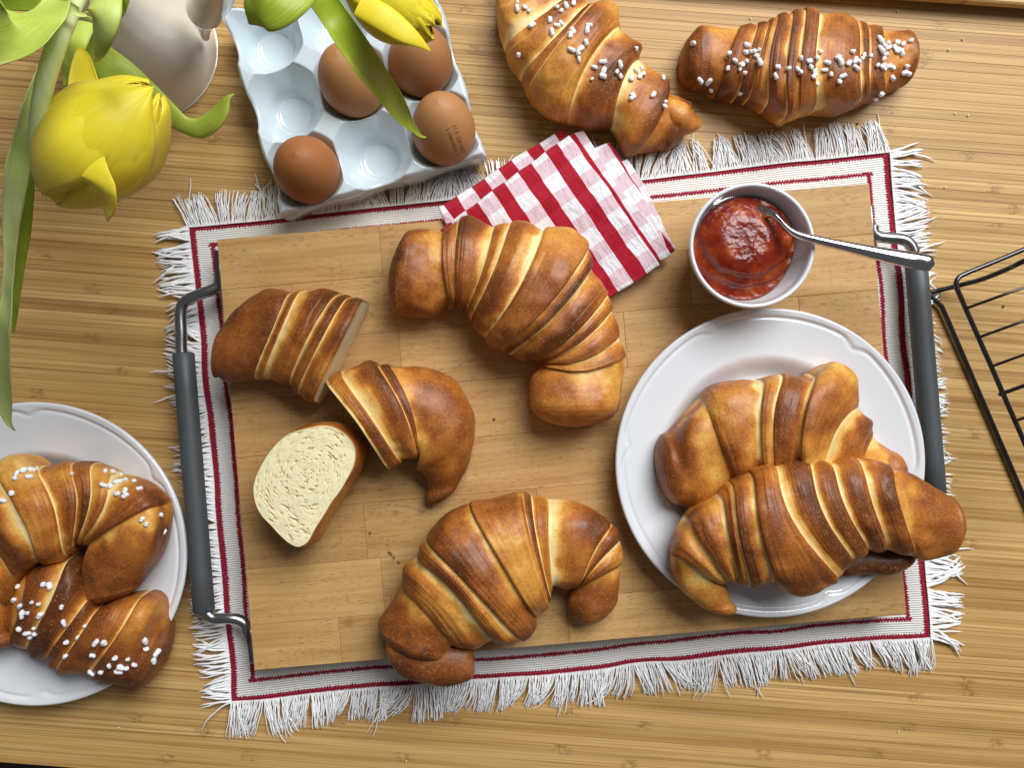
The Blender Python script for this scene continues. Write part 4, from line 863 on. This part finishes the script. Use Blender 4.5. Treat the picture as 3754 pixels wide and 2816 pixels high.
ribbon('leaf', CT, [(470, -140, .215, 60), (390, 20, .232, 110), (260, 140, .245, 185), (110, 230, .250, 225), (-80, 270, .245, 215), (-330, 290, .235, 120)], LEAF, t1, .22, .60, tw=[.2, .1, 0, 0, 0, 0], edge=.14, seed=14, ruffle=.002)
ribbon('leaf', CT, [(560, 90, .19, 80), (430, 150, .205, 85), (330, 240, .21, 75), (250, 300, .205, 40), (190, 350, .20, 6)], LEAF, t1, .4, .60, seed=15)
ribbon('leaf', CT, [(600, 150, .145, 70), (530, 300, .150, 75), (480, 430, .145, 65), (455, 540, .140, 30), (450, 600, .138, 5)], LEAF, t1, -.3, .55, seed=16)
ribbon('leaf', CT, [(560, 300, .095, 100), (720, 430, .098, 120), (880, 560, .094, 125), (1040, 690, .085, 105), (1190, 810, .075, 80), (1300, 885, .070, 62), (1400, 905, .071, 68), (1490, 850, .075, 72), (1560, 770, .078, 62), (1610, 690, .080, 22), (1660, 662, .080, 2)], LEAF, t1, -.35, .42, tw=[0, 0, 0, -.1, -.3, -.5, -.3, 0, .2, .2, 0], edge=.2, seed=17, n=70)
ribbon('leaf', CT, [(640, 130, .218, 30), (560, 90, .226, 32), (480, 40, .230, 34), (420, 15, .228, 26), (385, 40, .222, 6)], LEAF, t1, .5, .82, seed=18)
ribbon('leaf', CT, [(480, -60, .18, 100), (330, -20, .19, 80), (150, 15, .19, 60), (-40, 25, .185, 45)], LEAF, t1, .2, .15, seed=19)
ribbon('leaf', CT, [(860, -150, .16, 60), (880, -40, .165, 50), (870, 60, .160, 36), (845, 140, .155, 4)], LEAF, t1, .3, .35, seed=20)
t2 = empty('tulip', T2(300, -200, .18)); tag(t2, 'yellow tulip whose pointed bloom hangs over the egg tray', 'tulip', 'yellow tulips in the jug')
z2 = .210
b2_, e2_ = T2(930, -150, z2), T2(1560, 235, z2 - .01); R2 = 240 * T2.k * (H - z2) / F
for az, rs_, tn, ln_, sd in ((math.radians(20), .92, .35, .98, 31), (math.radians(150), .92, .40, 1.0, 32), (math.radians(270), .92, .35, .95, 33), (math.radians(100), 1.0, .50, .96, 34), (math.radians(45), 1.02, .50, .95, 35), (math.radians(200), .98, .40, 1.0, 36), (math.radians(330), .98, .40, .93, 37)):
    petal_cup(t2, b2_, e2_, R2, az, math.radians(82), .89, rs_, tn, ln_, sd)
ribbon('petal', T2, [(1000, 20, z2 + .012, 90), (1160, 110, z2 + .012, 95), (1310, 215, z2 + .008, 80), (1420, 290, z2 + .004, 42), (1500, 352, z2, 4)], PETAL, t2, -.25, .60, seed=7)
ribbon('leaf', T2, [(560, -200, .20, 40), (700, -50, .215, 92), (830, 130, .222, 100), (960, 330, .212, 104), (1090, 520, .190, 102), (1210, 680, .165, 88), (1320, 830, .140, 58), (1400, 925, .118, 28), (1440, 960, .108, 10), (1472, 966, .104, 2)], LEAF, t2, .40, .34, edge=.16, tw=[0, .1, .1, .1, 0, 0, 0, 0, 0, 0], seed=21, n=60)
ribbon('leaf', T2, [(660, -330, .235, 160), (480, -140, .250, 240), (340, -20, .255, 235), (250, 80, .250, 150), (215, 165, .245, 8)], LEAF, t2, -.22, .40, edge=.05, seed=22)
m_ = MB().tube(smooth_path([T2(-250, -300, .165), T2(300, -330, .19), T2(700, -260, .21), b2_], 30), .0036, 14); sv = np.concatenate(m_.v)
obj('stem', sv, m_.f, STEM, t2, attrs={'tone': np.full(len(sv), .8)}, uv=np.stack([sv[:, 0] * 10, sv[:, 1] * 10], -1))

# ---------------------------------------------------------------- black wire cooling rack
WR = Tf(3100, 800, 654 / 986)
zr = .058
rack = empty('cooling_rack', (*WR(1100, 600, 0)[:2], 0)); tag(rack, 'black wire cooling rack standing beside the board handle', 'cooling rack')
pth = [WR(1300, 40, zr), WR(986, 172, zr), WR(800, 250, zr), WR(660, 308, zr), WR(620, 335, zr), WR(612, 375, zr), WR(640, 445, zr), WR(735, 662, zr), WR(805, 820, zr), WR(872, 975, zr), WR(940, 1130, zr), WR(1080, 1450, zr), WR(1250, 1840, zr)]
MB().tube(smooth_path(pth, 120), .0017, 12).build('rim_wire', BLK, rack)
for (x, y) in ((670, 497), (738, 658), (806, 820), (866, 972), (938, 1122), (1008, 1284)):
    p0 = WR(x, y, zr + .002); p1_ = WR(x + 640, y - 232 * 640 / 640 * 1.0, zr + .002); MB().tube([p0, p1_], .0010, 10).build('cross_wire', BLK, rack)
MB().tube([WR(848, 976, zr - .001), WR(1500, 740, zr - .001)], .0014, 12).build('cross_wire', BLK, rack)
ft = [WR(1200, 140, zr - .004), WR(986, 236, zr - .008), WR(900, 278, .040), WR(760, 335, .024), WR(640, 368, .012), WR(520, 398, .0062), WR(468, 412, .0042), WR(470, 432, .0042), WR(520, 478, .0042), WR(545, 520, .0042), WR(700, 880, .0034), WR(986, 1545, .0034), WR(1130, 1880, .0034)]
MB().tube(smooth_path(ft, 120), .0019, 12).build('foot_wire', BLK, rack)

# ---------------------------------------------------------------- crumbs on the table
def bits(pts, mat, r, label, cat, grp, nm, z=0.0):
    for k, (x, y) in enumerate(pts):
        c = DSP(x, y, z); q = rng.normal(size=(12, 3)); m = MB().tube([(-r, 0, 0), (-r*.4, 0, r*.2), (r*.5, 0, 0), (r, 0, 0)], [r*.3, r*.7, r*.75, r*.25], 6)
        V = np.concatenate(m.v); V = V + vnoise(V, 900, k)[:, None] * r * .3; a = random.uniform(0, 3); V = np.stack([V[:, 0] * math.cos(a) - V[:, 1] * math.sin(a), V[:, 0] * math.sin(a) + V[:, 1] * math.cos(a), V[:, 2] - V[:, 2].min() + .0002], -1) + np.array([c[0], c[1], z])
        tag(obj(nm, V, m.f, mat), label, cat, grp)
bits([(1938, 25), (2078, 85), (2048, 108), (1620, 40), (1618, 66), (2062, 245), (2090, 250), (2040, 405), (1745, 240), (878, 1645), (1940, 1580), (258, 1572)], PALEW, .0008, 'tiny pale bread crumb lying loose on the bamboo table', 'crumb', 'pale crumbs on the table', 'bread_crumb')
bits([(1851, 268), (2166, 662), (536, 1585)], BURNT, .0009, 'tiny dark burnt speck lying loose on the bamboo table', 'speck', 'dark specks on the table', 'burnt_speck')
CRB = plain('brown_crumb', (.30, .13, .04), .8)
bits([(800, 1150), (846, 1196), (852, 1203), (862, 1214), (842, 1192), (700, 1010), (1068, 905)], CRB, .0010, 'tiny brown crust crumb lying loose on the beech board', 'crumb', 'brown crumbs on the board', 'bread_crumb', zb + .0001)
